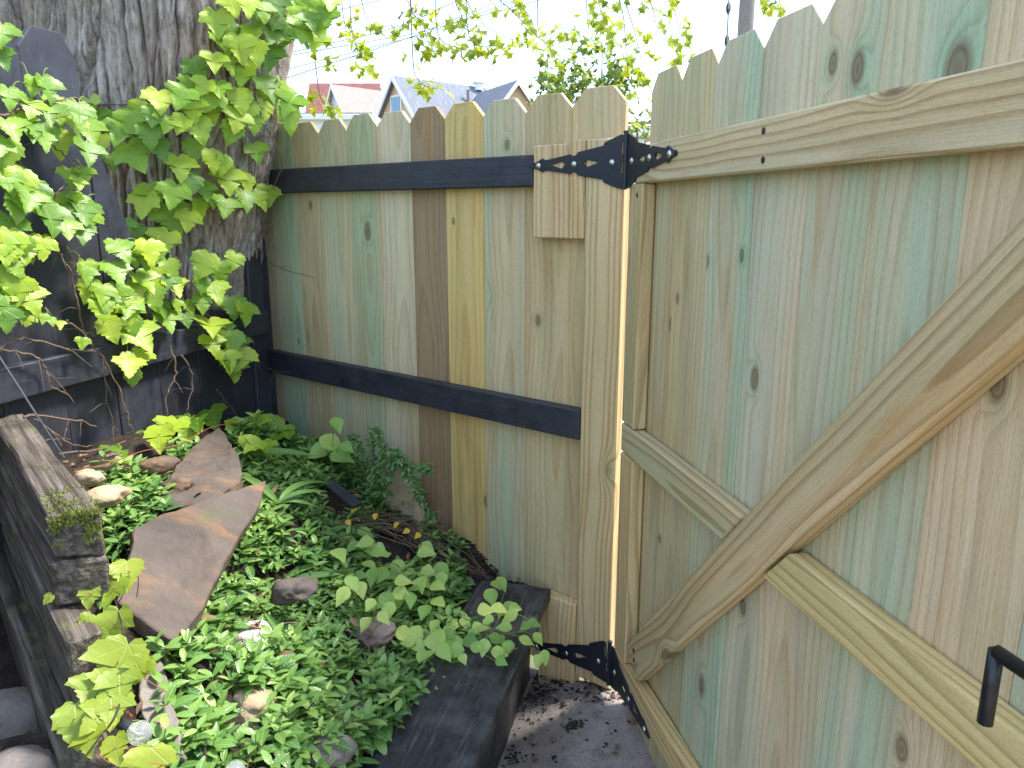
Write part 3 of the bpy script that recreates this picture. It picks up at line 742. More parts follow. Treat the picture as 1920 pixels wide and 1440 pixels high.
slab('flagstone', [S(262, 1225, .60), S(300, 1230, .605), S(335, 1330, .56), S(352, 1415, .52), S(318, 1412, .52), S(282, 1345, .57), S(258, 1290, .59)],
     .05, M_GREYSTONE, 'narrow grey-brown stone standing beside the bulb and lower ivy', 'stone', seed=8, amp=.006)
fp = [FF.pix(px, py, -.035) for px, py in ((716, 850), (742, 856), (764, 885), (792, 940), (800, 1000), (728, 1000), (722, 930))]
cen = sum(fp, Vector()) / len(fp)
slab('leaning_stone', [p + FF.Y * ((p.z - cen.z) * .1) - FF.Y * .02 for p in fp], .03, M_TANSTONE, 'pointed tan slab propped upright against the fence pickets', 'stone', seed=11, amp=.004)
def rock(px, py, rad, mat, label, sink=.35, z=None, flat=.75, seed=1, amp=.22, name='stone', sub=4, ang=0.0, el=1.0):
    """rounded stone resting in the soil"""
    if z is None:
        z = .45
        for _ in range(12): p = at_z(px, py, z); z = float(mound(p.x, p.y)[0]) + rad * .2
    p = at_z(px, py, z)
    bm = bmesh.new(); bmesh.ops.create_icosphere(bm, subdivisions=sub, radius=1.0)
    Q = np.array([v.co for v in bm.verts])
    d1 = fbm(Q * 1.1 + seed * 3.1, seed, 3); d2 = fbm(Q * 4 + seed, seed + 9, 4)
    r = 1 + amp * d1 + .05 * d2
    for v, k in zip(bm.verts, r): v.co = Vector((v.co.x * el, v.co.y, v.co.z * flat)) * float(k) * rad
    M = Matrix.Translation(p - Vector((0, 0, rad * sink))) @ Matrix.Rotation(ang, 4, 'Z')
    return tag(put(name, bm_mesh(name, bm, True), mat, None, M), label, 'stone')
rock(475, 1190, .052, M_PALESTONE, 'pale whitish stone showing between periwinkle leaves', seed=3, sink=.15, amp=.3)
rock(470, 1312, .055, M_TANSTONE, 'lumpy yellow-tan stone low among the periwinkle', seed=4, sink=.15, amp=.35, el=1.1)
rock(690, 1185, .048, M_PINKSTONE, 'pinkish granite stone half covered by pale creeper leaves', seed=5, sink=.15, el=1.5, ang=.2)
rock(556, 1092, .046, M_FLAG, 'dark reddish stone beside the lance-leaved sprout', seed=26, sink=.5, el=1.2, amp=.4, flat=.6, ang=.8)
rock(655, 1330, .036, M_GREYSTONE, 'small grey stone near the black cap plank', seed=7, sink=.15)
rock(610, 1410, .045, M_GREYSTONE, 'grey stone in front of the worn end of the black cap', seed=17, sink=-.05, el=1.3)
rock(198, 922, .036, M_TANSTONE, 'tan stone wedged against the mossy topmost timber', seed=9, z=.80, el=1.3, ang=.4)
rock(292, 864, .036, M_FLAG, 'brown stone under the ivy trailing along the black fence', seed=10, z=.76, el=1.5, ang=.6)
rock(165, 890, .028, M_TANSTONE, 'small tan stone at the foot of the black fence', seed=12, z=.80, el=1.4)
rock(330, 905, .04, M_FLAG, 'small brown stone chip beside the angular flagstone', seed=22, z=.72, el=1.2)
rock(14, 1345, .088, M_GREYSTONE, 'smooth grey boulder outside the weathered timbers', seed=13, z=.46, amp=.1, el=1.0, flat=.9)
rock(38, 1442, .062, M_GREYSTONE, 'rounded cobble below the smooth grey boulder', seed=14, z=.53, amp=.08, el=1.2)
rock(150, 1225, .03, M_GREYSTONE, 'small cobble lying against the timber stack', seed=15, z=.44, amp=.1)

# ------------------------------------------------------------------ maple tree: trunk
TB = Vector((-1.66, 3.22, -.1)); TT = Vector((-.98, 2.90, 3.3))
def trunk_axis(z):
    t = (z - TB.z) / (TT.z - TB.z); bow = .05 * math.sin(t * 3.1)
    return Vector((TB.x + (TT.x - TB.x) * t - bow, TB.y + (TT.y - TB.y) * t, z))
def trunk_rad(z): return .375 + .055 * max(0, z - 1.2) + .05 * max(0, .6 - z)
nu, nv = 560, 330
th_ = np.linspace(0, 2 * np.pi, nu, endpoint=False); zz = np.linspace(.0, 2.75, nv)
TH_, ZZ = np.meshgrid(th_, zz); TH_ = TH_.ravel(); ZZ = ZZ.ravel()
rad = np.array([trunk_rad(z) for z in ZZ]); ax = np.array([trunk_axis(z)[:] for z in ZZ])
cu_ = np.stack([np.cos(TH_), np.sin(TH_)], 1)
P3 = np.stack([cu_[:, 0] * .4, cu_[:, 1] * .4, ZZ], 1)
def worley(u, v, nper, seed):
    iu = np.floor(u).astype(int); iv = np.floor(v).astype(int); f1 = np.full(u.shape, 9.); f2 = np.full(u.shape, 9.)
    for a in (-1, 0, 1):
        for b in (-1, 0, 1):
            ci = iu + a; cj = iv + b; cm = np.mod(ci, nper)
            px = ci + .5 + .8 * (_h(cm, cj, 3, seed) - .5); py = cj + .5 + .9 * (_h(cm, cj, 7, seed) - .5)
            d = np.hypot(u - px, v - py); m = d < f1
            f2 = np.where(m, f1, np.minimum(f2, d)); f1 = np.where(m, d, f1)
    return f1, f2
wu = fbm(P3 * (5, 5, 3.0), 31, 4); wv = fbm(P3 * (6, 6, 2), 37, 3)
NP = 54
U = TH_ / (2 * np.pi) * NP + wu * .55 + ZZ * 1.2; Vv = ZZ * 2.1 + wv * .5 + 3 * _h(np.floor(U).astype(np.int64) % NP, np.zeros(len(U), np.int64), np.zeros(len(U), np.int64), 4)*0
f1, f2 = worley(U, Vv, NP, 5); e = f2 - f1
ridge = np.clip((e - .02) / .20, 0, 1) ** .7
g1, g2 = worley(U * 2.0 + 7, Vv * 2.3 + 3, NP * 2, 8); e2 = np.clip((g2 - g1) / .4, 0, 1)
disp = .028 * ridge + .012 * e2 * ridge + .007 * fbm(P3 * (26, 26, 7), 51, 3) + .035 * fbm(P3 * (2.2, 2.2, .8), 61, 2)
rr = rad + disp - .03
X = ax[:, 0] + cu_[:, 0] * rr; Y = ax[:, 1] + cu_[:, 1] * rr
F = []
for j in range(nv - 1):
    for i in range(nu):
        i2 = (i + 1) % nu; F.append((j * nu + i, j * nu + i2, (j + 1) * nu + i2, (j + 1) * nu + i))
tree = thing('maple_tree', 'large old maple with deeply furrowed bark and drooping young leaves', 'tree', trunk_axis(0))
tm = mesh('trunk', np.stack([X, Y, ZZ], 1), F, True)
moss = np.clip((-(cu_[:, 0] * .86 + cu_[:, 1] * .1) + .30) * 1.4, 0, 1) * np.clip(ZZ - 1.2, 0, 1)
at_ = tm.attributes.new('moss', 'FLOAT', 'POINT'); at_.data.foreach_set('value', moss.astype(np.float32))
put('trunk', tm, M_BARK, tree)
# second stem forking up to the left behind the fence
sp_ = [trunk_axis(.9) + Vector((-.25, .15, 0)), trunk_axis(1.5) + Vector((-.45, .15, 0)), Vector((-2.0, 3.15, 2.4)), Vector((-2.5, 3.3, 3.6))]
sp_ = smooth_path(sp_, 30); V, F = tube(sp_, [.30 - .08 * i / len(sp_) for i in range(len(sp_))], 90)
V = np.array([v[:] for v in V]); fr_ = np.array(sp_).repeat(90, 0); dn = V - fr_; dn /= np.linalg.norm(dn, axis=1)[:, None]
k_ = np.tile(np.arange(90), len(sp_)); f1, f2 = worley(k_ / 90 * 36 + fbm(V * 5, 3, 3) * .7, V[:, 2] * 5 + fbm(V * 5, 7, 3) * .8, 36, 2)
V = V + dn * (np.clip((f2 - f1) / .4, 0, 1) * .028)[:, None]
m2 = mesh('limb', V, F, True); a2 = m2.attributes.new('moss', 'FLOAT', 'POINT'); a2.data.foreach_set('value', np.full(len(V), .75, np.float32))
put('limb', m2, M_BARK, tree)

# ------------------------------------------------------------------ leaf meshes
def leaf_mesh(name, half, spine, fold=.22, droop=.25, curl=0.0, wav=0.0, seed=0):
    """half outline (x>=0) from base to tip in unit leaf coordinates, base at origin, tip towards +y, face +z"""
    rr_ = random.Random(seed)
    outline = [(x, y) for x, y in half] + [(-x, y) for x, y in half[::-1] if x > 1e-6]
    V = [(0.0, y) for y in spine]; ns = len(V); V += outline; m = len(outline); F = []
    nearest = lambda p: min(range(ns), key=lambda k: abs(V[k][1] - p[1]))
    for i in range(m):
        a, b = ns + i, ns + (i + 1) % m; ka, kb = nearest(V[a]), nearest(V[b])
        F.append((a, b, kb)) if V[a] != V[kb] else None
        if ka != kb: F.append((a, kb, ka))
    def z(x, y): return fold * abs(x) - droop * y * y + curl * x * x + wav * math.sin(x * 9 + y * 7 + seed) + (.05 * math.sin(math.atan2(abs(x), y + .05) * 7.5) * math.hypot(x, y) if wav > .025 else 0)
    me = mesh(name, [(x, y, z(x, y)) for x, y in V], [f for f in F if len(set(f)) == 3], True)
    uvl = me.uv_layers.new(name='leaf')
    for l in me.loops: uvl.data[l.index].uv = (V[l.vertex_index][0], V[l.vertex_index][1])
    bm = bmesh.new(); bm.from_mesh(me); bmesh.ops.remove_doubles(bm, verts=bm.verts, dist=1e-5)
    for f in bm.faces:
        if f.normal.z < 0: f.normal_flip()
    bm.to_mesh(me); bm.free(); me.polygons.foreach_set('use_smooth', [True] * len(me.polygons)); return me
ivy_half = [
 [(0, 0), (.10, -.13), (.24, -.17), (.33, -.10), (.45, -.06), (.47, .03), (.60, .08), (.60, .18), (.72, .26), (.70, .35), (.84, .56), (.62, .50), (.50, .50), (.38, .43), (.31, .45), (.36, .56), (.33, .63), (.36, .72), (.25, .80), (.22, .90), (.11, 1.02), (0, 1.22)],
 [(0, 0), (.12, -.10), (.28, -.13), (.40, -.05), (.52, -.02), (.58, .10), (.72, .18), (.70, .28), (.86, .44), (.66, .44), (.56, .50), (.40, .42), (.28, .44), (.36, .58), (.31, .66), (.33, .76), (.21, .84), (.17, .96), (0, 1.16)],
 [(0, 0), (.08, -.09), (.22, -.12), (.31, -.04), (.42, .02), (.44, .14), (.56, .22), (.53, .33), (.64, .52), (.46, .48), (.34, .48), (.36, .60), (.30, .66), (.31, .78), (.18, .90), (0, 1.16)]]
soft = []
for h_ in ivy_half:
    soft.append([(x * (.90 if x > .6 else 1.0) + (.05 if .25 < x < .42 and .38 < y < .62 else 0), y * (.93 if y > 1.1 else 1.0)) for x, y in h_])
ivy_half = soft
IVYM = []
for k in range(9):
    h_ = [(x * (1 + .06 * math.sin(k * 2 + i)) if i else x, y) for i, (x, y) in enumerate(ivy_half[k % 3])]
    IVYM.append(leaf_mesh('ivy_leaf', h_, [0.0, .25, .5, .75, 1.0], .08 + .09 * (k % 4), .14 + .10 * (k % 3), .05, .03 + .01 * (k % 2), k))
def ovate(n=9, w=.36, serr=.03):
    pts = []
    for i in range(n + 1):
        t = i / n; x = w * (math.sin(math.pi * t ** .68)) ** 1.25 if 0 < t < 1 else 0
        pts.append((x + (serr * (i % 2) if 0 < i < n else 0), t))
    return pts
OVM = [leaf_mesh('ovate_leaf', ovate(13, .31 + .025 * k, .024), [0.0, .25, .5, .75, 1.0], .18 + .06 * k, .22, 0, .02, k) for k in range(4)]
star = [(0, 0), (.04, .02), (.28, -.16), (.14, .08), (.40, .10), (.74, .16), (.36, .22), (.15, .26), (.28, .46), (.46, .78), (.20, .54), (.09, .44), (.11, .74), (0, 1.2)]
MAPM = [leaf_mesh('maple_leaf', star, [0.0, .4, .8], .2 + .15 * k, .30 + .15 * k, 0, .02, k) for k in range(4)]
BLM = []
for k in range(3):
    pts = [(.075 * (math.sin(math.pi * min(1, t * .97 + .03)) ** .6) if t < 1 else 0, t) for t in [i / 8 for i in range(9)]]
    pts[0] = (0.012, 0); pts = [(0, 0)] + pts
    BLM.append(leaf_mesh('blade', pts, [i / 8 for i in range(9)], .5, .35 + .25 * k, 0, .0, k))
def orient(pos, normal, tip, size, roll=0.0):
    n = Vector(normal).normalized(); y = Vector(tip) - n * Vector(tip).dot(n)
    if y.length < 1e-4: y = n.orthogonal()
    y.normalize(); x = y.cross(n)
    M = Matrix((x, y, n)).transposed().to_4x4()
    return Matrix.Translation(Vector(pos)) @ M @ Matrix.Rotation(roll, 4, 'Z') @ Matrix.Scale(size, 4)

# ------------------------------------------------------------------ ivy over trunk and black fence
def trunk_hit(px, py):
    r = ray(px, py).normalized()
    for k in range(500):
        t = 1.8 + k * .006; p = EYE + r * t
        a = trunk_axis(p.z)
        if (p.xy - a.xy).length < trunk_rad(p.z) + .015: return p
    return None
Z1 = [(1310,40),(1390,40),(1480,60),(1560,40),(1640,60),(1720,40),(1800,60),(1850,110),(1740,130),(1640,130),(1560,140),(1220,130),(1310,190,1.2),(1410,200),(1500,210),(1250,240),(1440,300),(1500,320),(1600,190),(1680,200),(1760,250),(1700,170),(1400,340),(1350,270),
 (1430,100),(1780,180),(1830,30),(1590,250),(1540,90),(1690,90),
 (1110,390),(1200,360),(1270,370),(1370,440),(1060,490),(1150,500),(1230,510),(890,580),(1030,560),(1090,620),(1190,640),(1290,600),(1330,680),(1390,620),(1420,690),(1480,620),(1580,560),(1640,600),(1560,500),(1490,500),(1620,670),(1580,620),(930,700),(1120,730),(1300,740),(1500,560),(1440,860,.8),(640,700),(740,690),(700,770),(840,760),(760,880,1.2),(620,910),(900,840),(1090,840),(1000,950),(1190,900),(1240,920),(1280,1020,1.15),(1370,1020),(1140,1080),(980,1100),(860,1100),(820,1150),(1120,1170),(1250,1170,1.1),(1360,1130),(970,1230,1.2),(1060,1240),(1450,1130),(1500,1100,.8),
 (50,550),(180,480),(240,500),(170,620),(300,590),(330,650),(250,640),(430,640),(520,620),(550,680),(500,740),(420,720),(570,810),(460,860),(50,740),(150,750),(290,740),(330,800),(30,860,1.3),(30,970,1.3),(110,1030,1.2),(180,1080,1.2),(40,1030,1.2),(70,1180,1.3),(140,1130,1.2),(100,1130),(390,1000,.8),(480,980,.8),(250,1230,1.2),(360,1290),(420,1140),(470,1200),(530,1280),(380,1150),(610,1260),(700,1280),(450,1310),(40,1290,1.2),(60,1370,1.2),(130,1380),(230,1390),(30,1430),(100,1440),(5,200),(5,330),
 (680,1420),(780,1400),(830,1420),(760,1330),(940,1370),(1020,700),(860,650),(780,620),(1180,560),(1350,560),(1060,1030),(1190,1120)]
Z4 = [(660,100),(740,130),(640,220,1.2),(830,130),(880,110),(960,190,.8),(450,230),(500,310),(560,330),(600,400),(560,410),(650,330),(740,350,1.3),(700,420),(780,280),(850,240),(920,270),(970,310),(860,350),(910,410),(990,405,.7),(930,480),(1060,410,.7),(1130,385,.8),(1200,330),(1150,170,1.1),(1240,210),(1310,150),(1300,410),(1350,440),(620,530),(740,510),(770,590,1.2),(800,700,.8),(710,750),(1170,540,1.1),(1250,550),(1300,600),(1330,630),(1180,620),(1270,710),(1300,760),(1340,690),(50,250,1.3),(20,300,1.3),(100,320,1.3),(160,370,1.3),(40,400,1.3),(90,420,1.2),(30,480,1.1),(160,480,.6),(130,100),(50,60),(230,70),(20,50),(320,510,.5),(460,610,.6)]
leaves = [(l[0] / 3, l[1] / 3, l[2] if len(l) > 2 else 1.0) for l in Z1] + [(l[0] / 3, 440 + l[1] / 3, l[2] if len(l) > 2 else 1.0) for l in Z4]
ivy = thing('climbing_ivy', 'bright green lobed ivy climbing the maple trunk and black fence', 'ivy', BF.p(-.5, -.05, .75))
rl = random.Random(21)
def ivy_leaf(parent, pos, n, tip, size, mat=None):
    me = rl.choice(IVYM)
    key = me.name + (mat.name if mat else '')
    if mat:
        if key not in IVYC: c_ = me.copy(); c_.materials.clear(); c_.materials.append(mat); IVYC[key] = c_
        me = IVYC[key]
    M = orient(Vector(pos) - Vector(tip).normalized() * size * .45, n, tip, size)
    return put('leaf', me, M_IVY, parent, M), M
IVYC = {}
anchors = []
leaves += [(a_ + rl.uniform(-30, 30), b_ + rl.uniform(-22, 26), c_ * .9) for a_, b_, c_ in leaves if rl.random() < .30 and (a_ < 180 or b_ > 430)]
for px, py, s in leaves:
    h = trunk_hit(px, py); b = BF.pix(px, py, -.03)
    on_trunk = h is not None and (BF.p(0, 0, 0) - h).dot(BF.Y) < .30 and (py < 560 and px > 170)
    if on_trunk:
        a = trunk_axis(h.z); out = Vector((h.x - a.x, h.y - a.y, 0)).normalized()
        # where boards stand in front of the trunk keep the leaf on the boards
        dist_b = (EYE - b).length; dist_h = (EYE - h).length
        base = h if dist_h < dist_b or py < 470 else b
        if base is b: out = -BF.Y
    elif px > 505 and py < 330:
        base = at_y(px, py, 2.75); out = Vector((.6, -.6, .2))
    else:
        base = b; out = -BF.Y
    view = (EYE - base).normalized()
    pos = base + view * rl.uniform(.03, .11)
    sz = 45 * s * rl.uniform(.8, 1.15) * depth(pos) / FPX
    n = out * .55 + view * .5 + Vector((0, 0, .55)) + Vector((rl.uniform(-.4, .4), rl.uniform(-.4, .4), rl.uniform(-.25, .35)))
    tip = Vector((rl.uniform(-.55, .55), rl.uniform(-.3, .1), -1))
    ivy_leaf(ivy, pos, n, tip, sz * .92)
    anchors.append((pos, base, n.normalized()))
parts = []
for pos, base, n in anchors:
    q_ = base + Vector((rl.uniform(-.05, .05), 0, rl.uniform(.02, .06)))
    parts.append(tube(smooth_path([pos - n * .004, (pos + q_) / 2 + Vector((0, 0, .02)), q_], 3), .0014, 4))
put('petioles', mesh('petioles', *join(parts)), M_STEM, ivy, kind='stuff')
stem_px = [[(0, 215), (60, 200), (130, 185), (180, 195), (270, 195)], [(215, 220), (280, 195), (350, 190), (450, 200), (530, 230)], [(60, 200), (80, 250), (120, 290), (145, 320), (150, 330)],
           [(420, 60), (445, 130), (470, 200), (480, 300), (460, 390), (430, 480)], [(30, 300), (75, 350), (90, 380), (130, 345), (180, 330)],
           [(100, 445), (115, 480), (135, 520), (148, 580), (165, 635), (205, 690), (235, 760), (245, 800), (275, 852)], [(100, 445), (128, 470), (140, 500)], [(125, 600), (165, 635), (180, 660)],
           [(330, 480), (360, 560), (400, 600), (450, 640), (470, 680)], [(500, 240), (530, 300), (515, 350), (520, 360)], [(0, 650), (45, 635), (110, 650), (180, 660)],
           [(0, 655), (60, 668), (85, 690), (95, 720), (120, 735)], [(195, 690), (200, 740), (210, 790), (225, 820)], [(320, 650), (330, 700), (312, 745), (315, 790)], [(340, 665), (362, 710), (350, 770)],
           [(405, 730), (435, 765), (455, 790)], [(450, 720), (470, 690), (515, 655)], [(450, 655), (500, 690), (545, 700)], [(45, 780), (130, 785), (180, 800)], [(65, 785), (130, 830), (175, 838)], [(130, 785), (115, 835)], [(85, 825), (130, 822)],
           [(110, 850), (190, 840), (260, 820)], [(490, 400), (500, 470), (520, 500), (590, 520)], [(500, 480), (510, 430), (505, 380)]]
parts = []
for pl in stem_px:
    w = []
    for px, py in pl:
        h = trunk_hit(px, py); b = BF.pix(px, py, -.05)
        use = h if (h is not None and py < 470 and 175 < px) else (b if px < 470 else FF.pix(px, py, -.03))
        w.append(use + (EYE - use).normalized() * rl.uniform(.01, .04))
    w = smooth_path(w, 6); w = [p + Vector((rl.uniform(-.004, .004), 0, rl.uniform(-.004, .004))) for p in w]
    r0 = rl.uniform(.0022, .0042)
    parts.append(tube(w, [r0 * (1 - .6 * i / len(w)) for i in range(len(w))], 5))
    for i in range(3, len(w) - 1, 5):
        d_ = Vector((rl.uniform(-1, 1), rl.uniform(-.4, .1), rl.uniform(-1, .3))).normalized()
        parts.append(tube([w[i], w[i] + d_ * .025 + Vector((0, 0, .008)), w[i] + d_ * rl.uniform(.04, .09)], [.0014, .0011, .0006], 4))
put('vine_stems', mesh('stems', *join(parts)), M_TWIG, ivy, kind='stuff')

# trailing ivy along the foot of the fences, and the clump by the timbers
def ivy_group(name, label, pts, zf, mat, scale_px, up=.9, stems=()):
    base = at_z(pts[0][0], pts[0][1], zf(pts[0][0], pts[0][1]) if callable(zf) else zf)
    t = thing(name, label, 'ivy', base); pr = []
    for l in pts:
        px, py = l[0], l[1]; s = l[2] if len(l) > 2 else 1.0
        z = zf(px, py) if callable(zf) else zf
        p = at_z(px, py, z); sz = scale_px * s * rl.uniform(.85, 1.15) * depth(p) / FPX
        n = Vector((rl.uniform(-.35, .35), rl.uniform(-.6, -.1), up + rl.uniform(-.2, .2)))
        tip = Vector((rl.uniform(-.7, .7), -1, -.35))
        ivy_leaf(t, p, n, tip, sz, mat)
        pr.append(tube(smooth_path([p, p + Vector((rl.uniform(-.02, .02), .015, -.02)), p + Vector((rl.uniform(-.03, .03), .03, -.07))], 3), .001, 4))
    for s_ in stems:
        pr.append(tube(smooth_path([at_z(px, py, z) for px, py, z in s_], 6), .0012, 5))
    put('vine_stems', mesh('stems', *join(pr)), M_REDSTEM, t, kind='stuff'); return t
def zmound(off):
    def f(px, py):
        z = .6
        for _ in range(15): p = at_z(px, py, z); z = float(mound(p.x, p.y)[0]) + off
        return z
    return f
ivy_group('trailing_ivy', 'trailing light green ivy along the ground below the black fence',
          [(203, 857, 1.2), (250, 830, 1.3), (297, 813), (320, 800), (353, 800), (397, 780), (466, 800, 1.2), (516, 810, 1.3), (476, 837, .8), (533, 843, 1.1), (228, 838), (345, 790, .9), (370, 795, .8), (440, 795, .8), (495, 835, .9), (505, 862, .8), (462, 825, .7)], zmound(.06), None, 46,
          .9, [[(140, 880, .82), (200, 870, .82), (270, 845, .80), (330, 835, .78), (400, 800, .74), (470, 790, .72)]])
zo = lambda x, y: (x / 2.057, 740 + y / 2.057)
low = [zo(490, 680) + (1.0,), zo(430, 740) + (1.0,), zo(340, 765) + (.6,), zo(330, 870) + (.55,), zo(430, 880) + (1,), zo(380, 960) + (1,), zo(450, 1030) + (1.3,), zo(460, 1110) + (1.1,), zo(540, 1050) + (.7,), zo(340, 1130) + (1,), zo(400, 1140) + (1,), zo(290, 1250) + (1.1,), zo(370, 1250) + (1,), zo(345, 1330) + (.8,), zo(440, 1360) + (.8,), zo(575, 1420) + (1.2,), zo(430, 1200) + (1,), zo(185, 785) + (.3,)]
zl = lambda px, py: .80 - (py - 1070) / 370 * .18
ivy_group('low_ivy', 'yellow-green ivy clump spilling over the lower weathered timbers', low, zl, M_IVYY, 60, .55,
          [[(92, 1118, .74), (135, 1075, .77), (180, 1040, .80)], [(92, 1125, .74), (140, 1150, .74), (165, 1165, .74)]])

# ------------------------------------------------------------------ periwinkle ground cover (stuff)
def pin(px, py, poly):
    c = False; j = len(poly) - 1
    for i in range(len(poly)):
        xi, yi = poly[i]; xj, yj = poly[j]
        if (yi > py) != (yj > py) and px < (xj - xi) * (py - yi) / (yj - yi) + xi: c = not c
        j = i
    return c
VPOLY = [(185, 960), (225, 865), (300, 840), (420, 805), (560, 800), (640, 815), (720, 850), (795, 965), (860, 1010), (880, 1080), (850, 1130), (905, 1190), (860, 1250), (800, 1310), (735, 1370), (660, 1425), (640, 1560), (270, 1560), (265, 1230), (235, 1180), (185, 1100)]
BARE = [(475, 1185, 38), (470, 1318, 46), (685, 1188, 42), (552, 1090, 40), (655, 1332, 26), (745, 1010, 46), (300, 1330, 42), (640, 930, 34), (815, 1030, 26), (290, 868, 30), (610, 1412, 25)]
lp = []; NL = 7
for i in range(NL):
    t = i / (NL - 1); w = .215 * math.sin(math.pi * (t ** .9)) ** .8 if 0 < t < 1 else .0
    lp.append((t, w))
LV = []; LF = []; LUV = []
for i, (t, w) in enumerate(lp):
    for sx in (-1, 0, 1): LV.append((sx * w, t, .22 * abs(sx) * w * 1.2 - .22 * t * t)); LUV.append((sx * w, t))
for i in range(NL - 1):
    for s_ in (0, 1): a = i * 3 + s_; LF.append((a, a + 1, a + 4, a + 3))
LV = np.array(LV); LF = np.array(LF); LUV = np.array(LUV)
def leaf_cloud(name, mats, mat, rnd, LV=LV, LF=LF, LUV=LUV):
    """many leaves in one mesh: mats (n,4,4), rnd (n,) tone of each leaf"""
    n = len(mats); nv = len(LV)
    Hm = np.concatenate([LV, np.ones((nv, 1))], 1)
    V = np.einsum('nij,vj->nvi', mats, Hm)[:, :, :3].reshape(-1, 3)
    F = (LF[None] + (np.arange(n) * nv)[:, None, None]).reshape(-1, LF.shape[1])
    me = bpy.data.meshes.new(name); me.vertices.add(len(V)); me.vertices.foreach_set('co', V.astype(np.float32).ravel())
    k = LF.shape[1]; me.loops.add(len(F) * k); me.loops.foreach_set('vertex_index', F.astype(np.int32).ravel())
    me.polygons.add(len(F)); me.polygons.foreach_set('loop_start', np.arange(0, len(F) * k, k, dtype=np.int32)); me.polygons.foreach_set('loop_total', np.full(len(F), k, np.int32))
    me.update(calc_edges=True); me.validate()
    me.polygons.foreach_set('use_smooth', [True] * len(me.polygons))
    uv = me.uv_layers.new(name='leaf'); U = np.tile(LUV, (n, 1))[F.ravel()]; uv.data.foreach_set('uv', U.astype(np.float32).ravel())
    at = me.attributes.new('rnd', 'FLOAT', 'POINT'); at.data.foreach_set('value', np.repeat(rnd, nv).astype(np.float32))
    me.materials.append(mat); return me
SLABS = [[(185, 1060), (260, 1060), (340, 1215), (240, 1215)], [(500, 905), (490, 935), (425, 1050), (340, 1210), (205, 1140), (240, 1062), (252, 1000), (305, 952)], [(412, 800), (452, 850), (450, 905), (305, 952), (330, 872)], [(258, 1225), (300, 1230), (340, 1330), (355, 1415), (310, 1412), (258, 1290)]]
rv = random.Random(5); LM = []; LR = []; stems = []
count = 0; tries = 0
while count < 1750 and tries < 40000:
    tries += 1
    x = rv.uniform(-1.15, .1); y = rv.uniform(1.0, 3.0)
    if not in_bed(x, y, -.05): continue
    z = float(mound(x, y)[0]); px, py = proj((x, y, z + .04))
    if not pin(px, py, VPOLY): continue
    if any((px - a) ** 2 + (py - b) ** 2 < r * r for a, b, r in BARE): continue
    if any(pin(px, py + 12, q_) or pin(px, py, q_) for q_ in SLABS): continue
    gap = vnoise(np.array([[x * 13, y * 13, 0]]), 77)[0]; clump = vnoise(np.array([[x * 6, y * 6, 4]]), 78)[0]
    if gap > .42 + rv.uniform(0, .3): continue
    count += 1
    h = rv.uniform(.02, .075) * (1 + .5 * clump); lean = Vector((rv.uniform(-.5, .5), rv.uniform(-.6, .3), 1)).normalized()
    base = Vector((x, y, z)); tone = rv.betavariate(2, 2.2); a0 = rv.uniform(0, 6.28); npair = rv.choice((2, 3, 3, 4))
    top = base + lean * h; stems.append(tube([base - lean * .01, top], .0012, 3, False))
    for k in range(npair):
        f = k / max(1, npair - 1); p = base + lean * h * (.45 + .55 * f); sz = (.054 - .019 * f) * rv.uniform(.62, 1.2) * (1 + .18 * clump); el_ = .15 + .55 * f + rv.uniform(-.25, .2)
        for s_ in (0, 1):
            a = a0 + k * 1.57 + s_ * math.pi + rv.uniform(-.3, .3)
            tip = Vector((math.cos(a) * math.cos(el_), math.sin(a) * math.cos(el_), math.sin(el_))); n = Vector((-math.cos(a) * math.sin(el_), -math.sin(a) * math.sin(el_), math.cos(el_) + .1)) + Vector((rv.uniform(-.3, .3), rv.uniform(-.35, .2), 0))
            LM.append(np.array(orient(p, n, tip, sz))); LR.append(min(1, max(0, tone * .55 + f * .34 + clump * .14 + rv.uniform(-.14, .14))))
put('periwinkle_leaves', leaf_cloud('periwinkle', np.array(LM), M_VINCA, np.array(LR)), M_VINCA)
pw = bpy.data.objects['periwinkle_leaves']; pw.name = 'periwinkle_ground_cover'
tag(pw, 'glossy green periwinkle carpet covering the raised bed', 'ground cover', None, 'stuff')
put('stems', mesh('stems', *join(stems)), M_STEM, pw, kind='stuff')

V, F = [], []
for k in range(700):
    x = rv.uniform(-1.1, .05); y = rv.uniform(1.0, 2.9)
    if not in_bed(x, y, -.05): continue
    z = float(mound(x, y)[0]); px, py = proj((x, y, z + .03))
    if not pin(px, py, VPOLY) or any(pin(px, py, q_) for q_ in SLABS): continue
    a = rv.uniform(0, 6.28); l = rv.uniform(.03, .09); d_ = Vector((math.cos(a), math.sin(a), 0)); p0 = Vector((x, y, z)); sd_ = Vector((-d_.y, d_.x, 0)) * .0016
    q1 = p0 + Vector((0, 0, l * .7)) + d_ * l * .25; q2 = p0 + Vector((0, 0, l * .85)) + d_ * l * .7; o_ = len(V)
    V += [p0 - sd_, p0 + sd_, q1 + sd_, q1 - sd_, q2]; F += [(o_, o_ + 1, o_ + 2, o_ + 3), (o_ + 3, o_ + 2, o_ + 4)]
put('grass_blades', mesh('grass', V, F), M_STEM, pw, kind='stuff')
pr = []
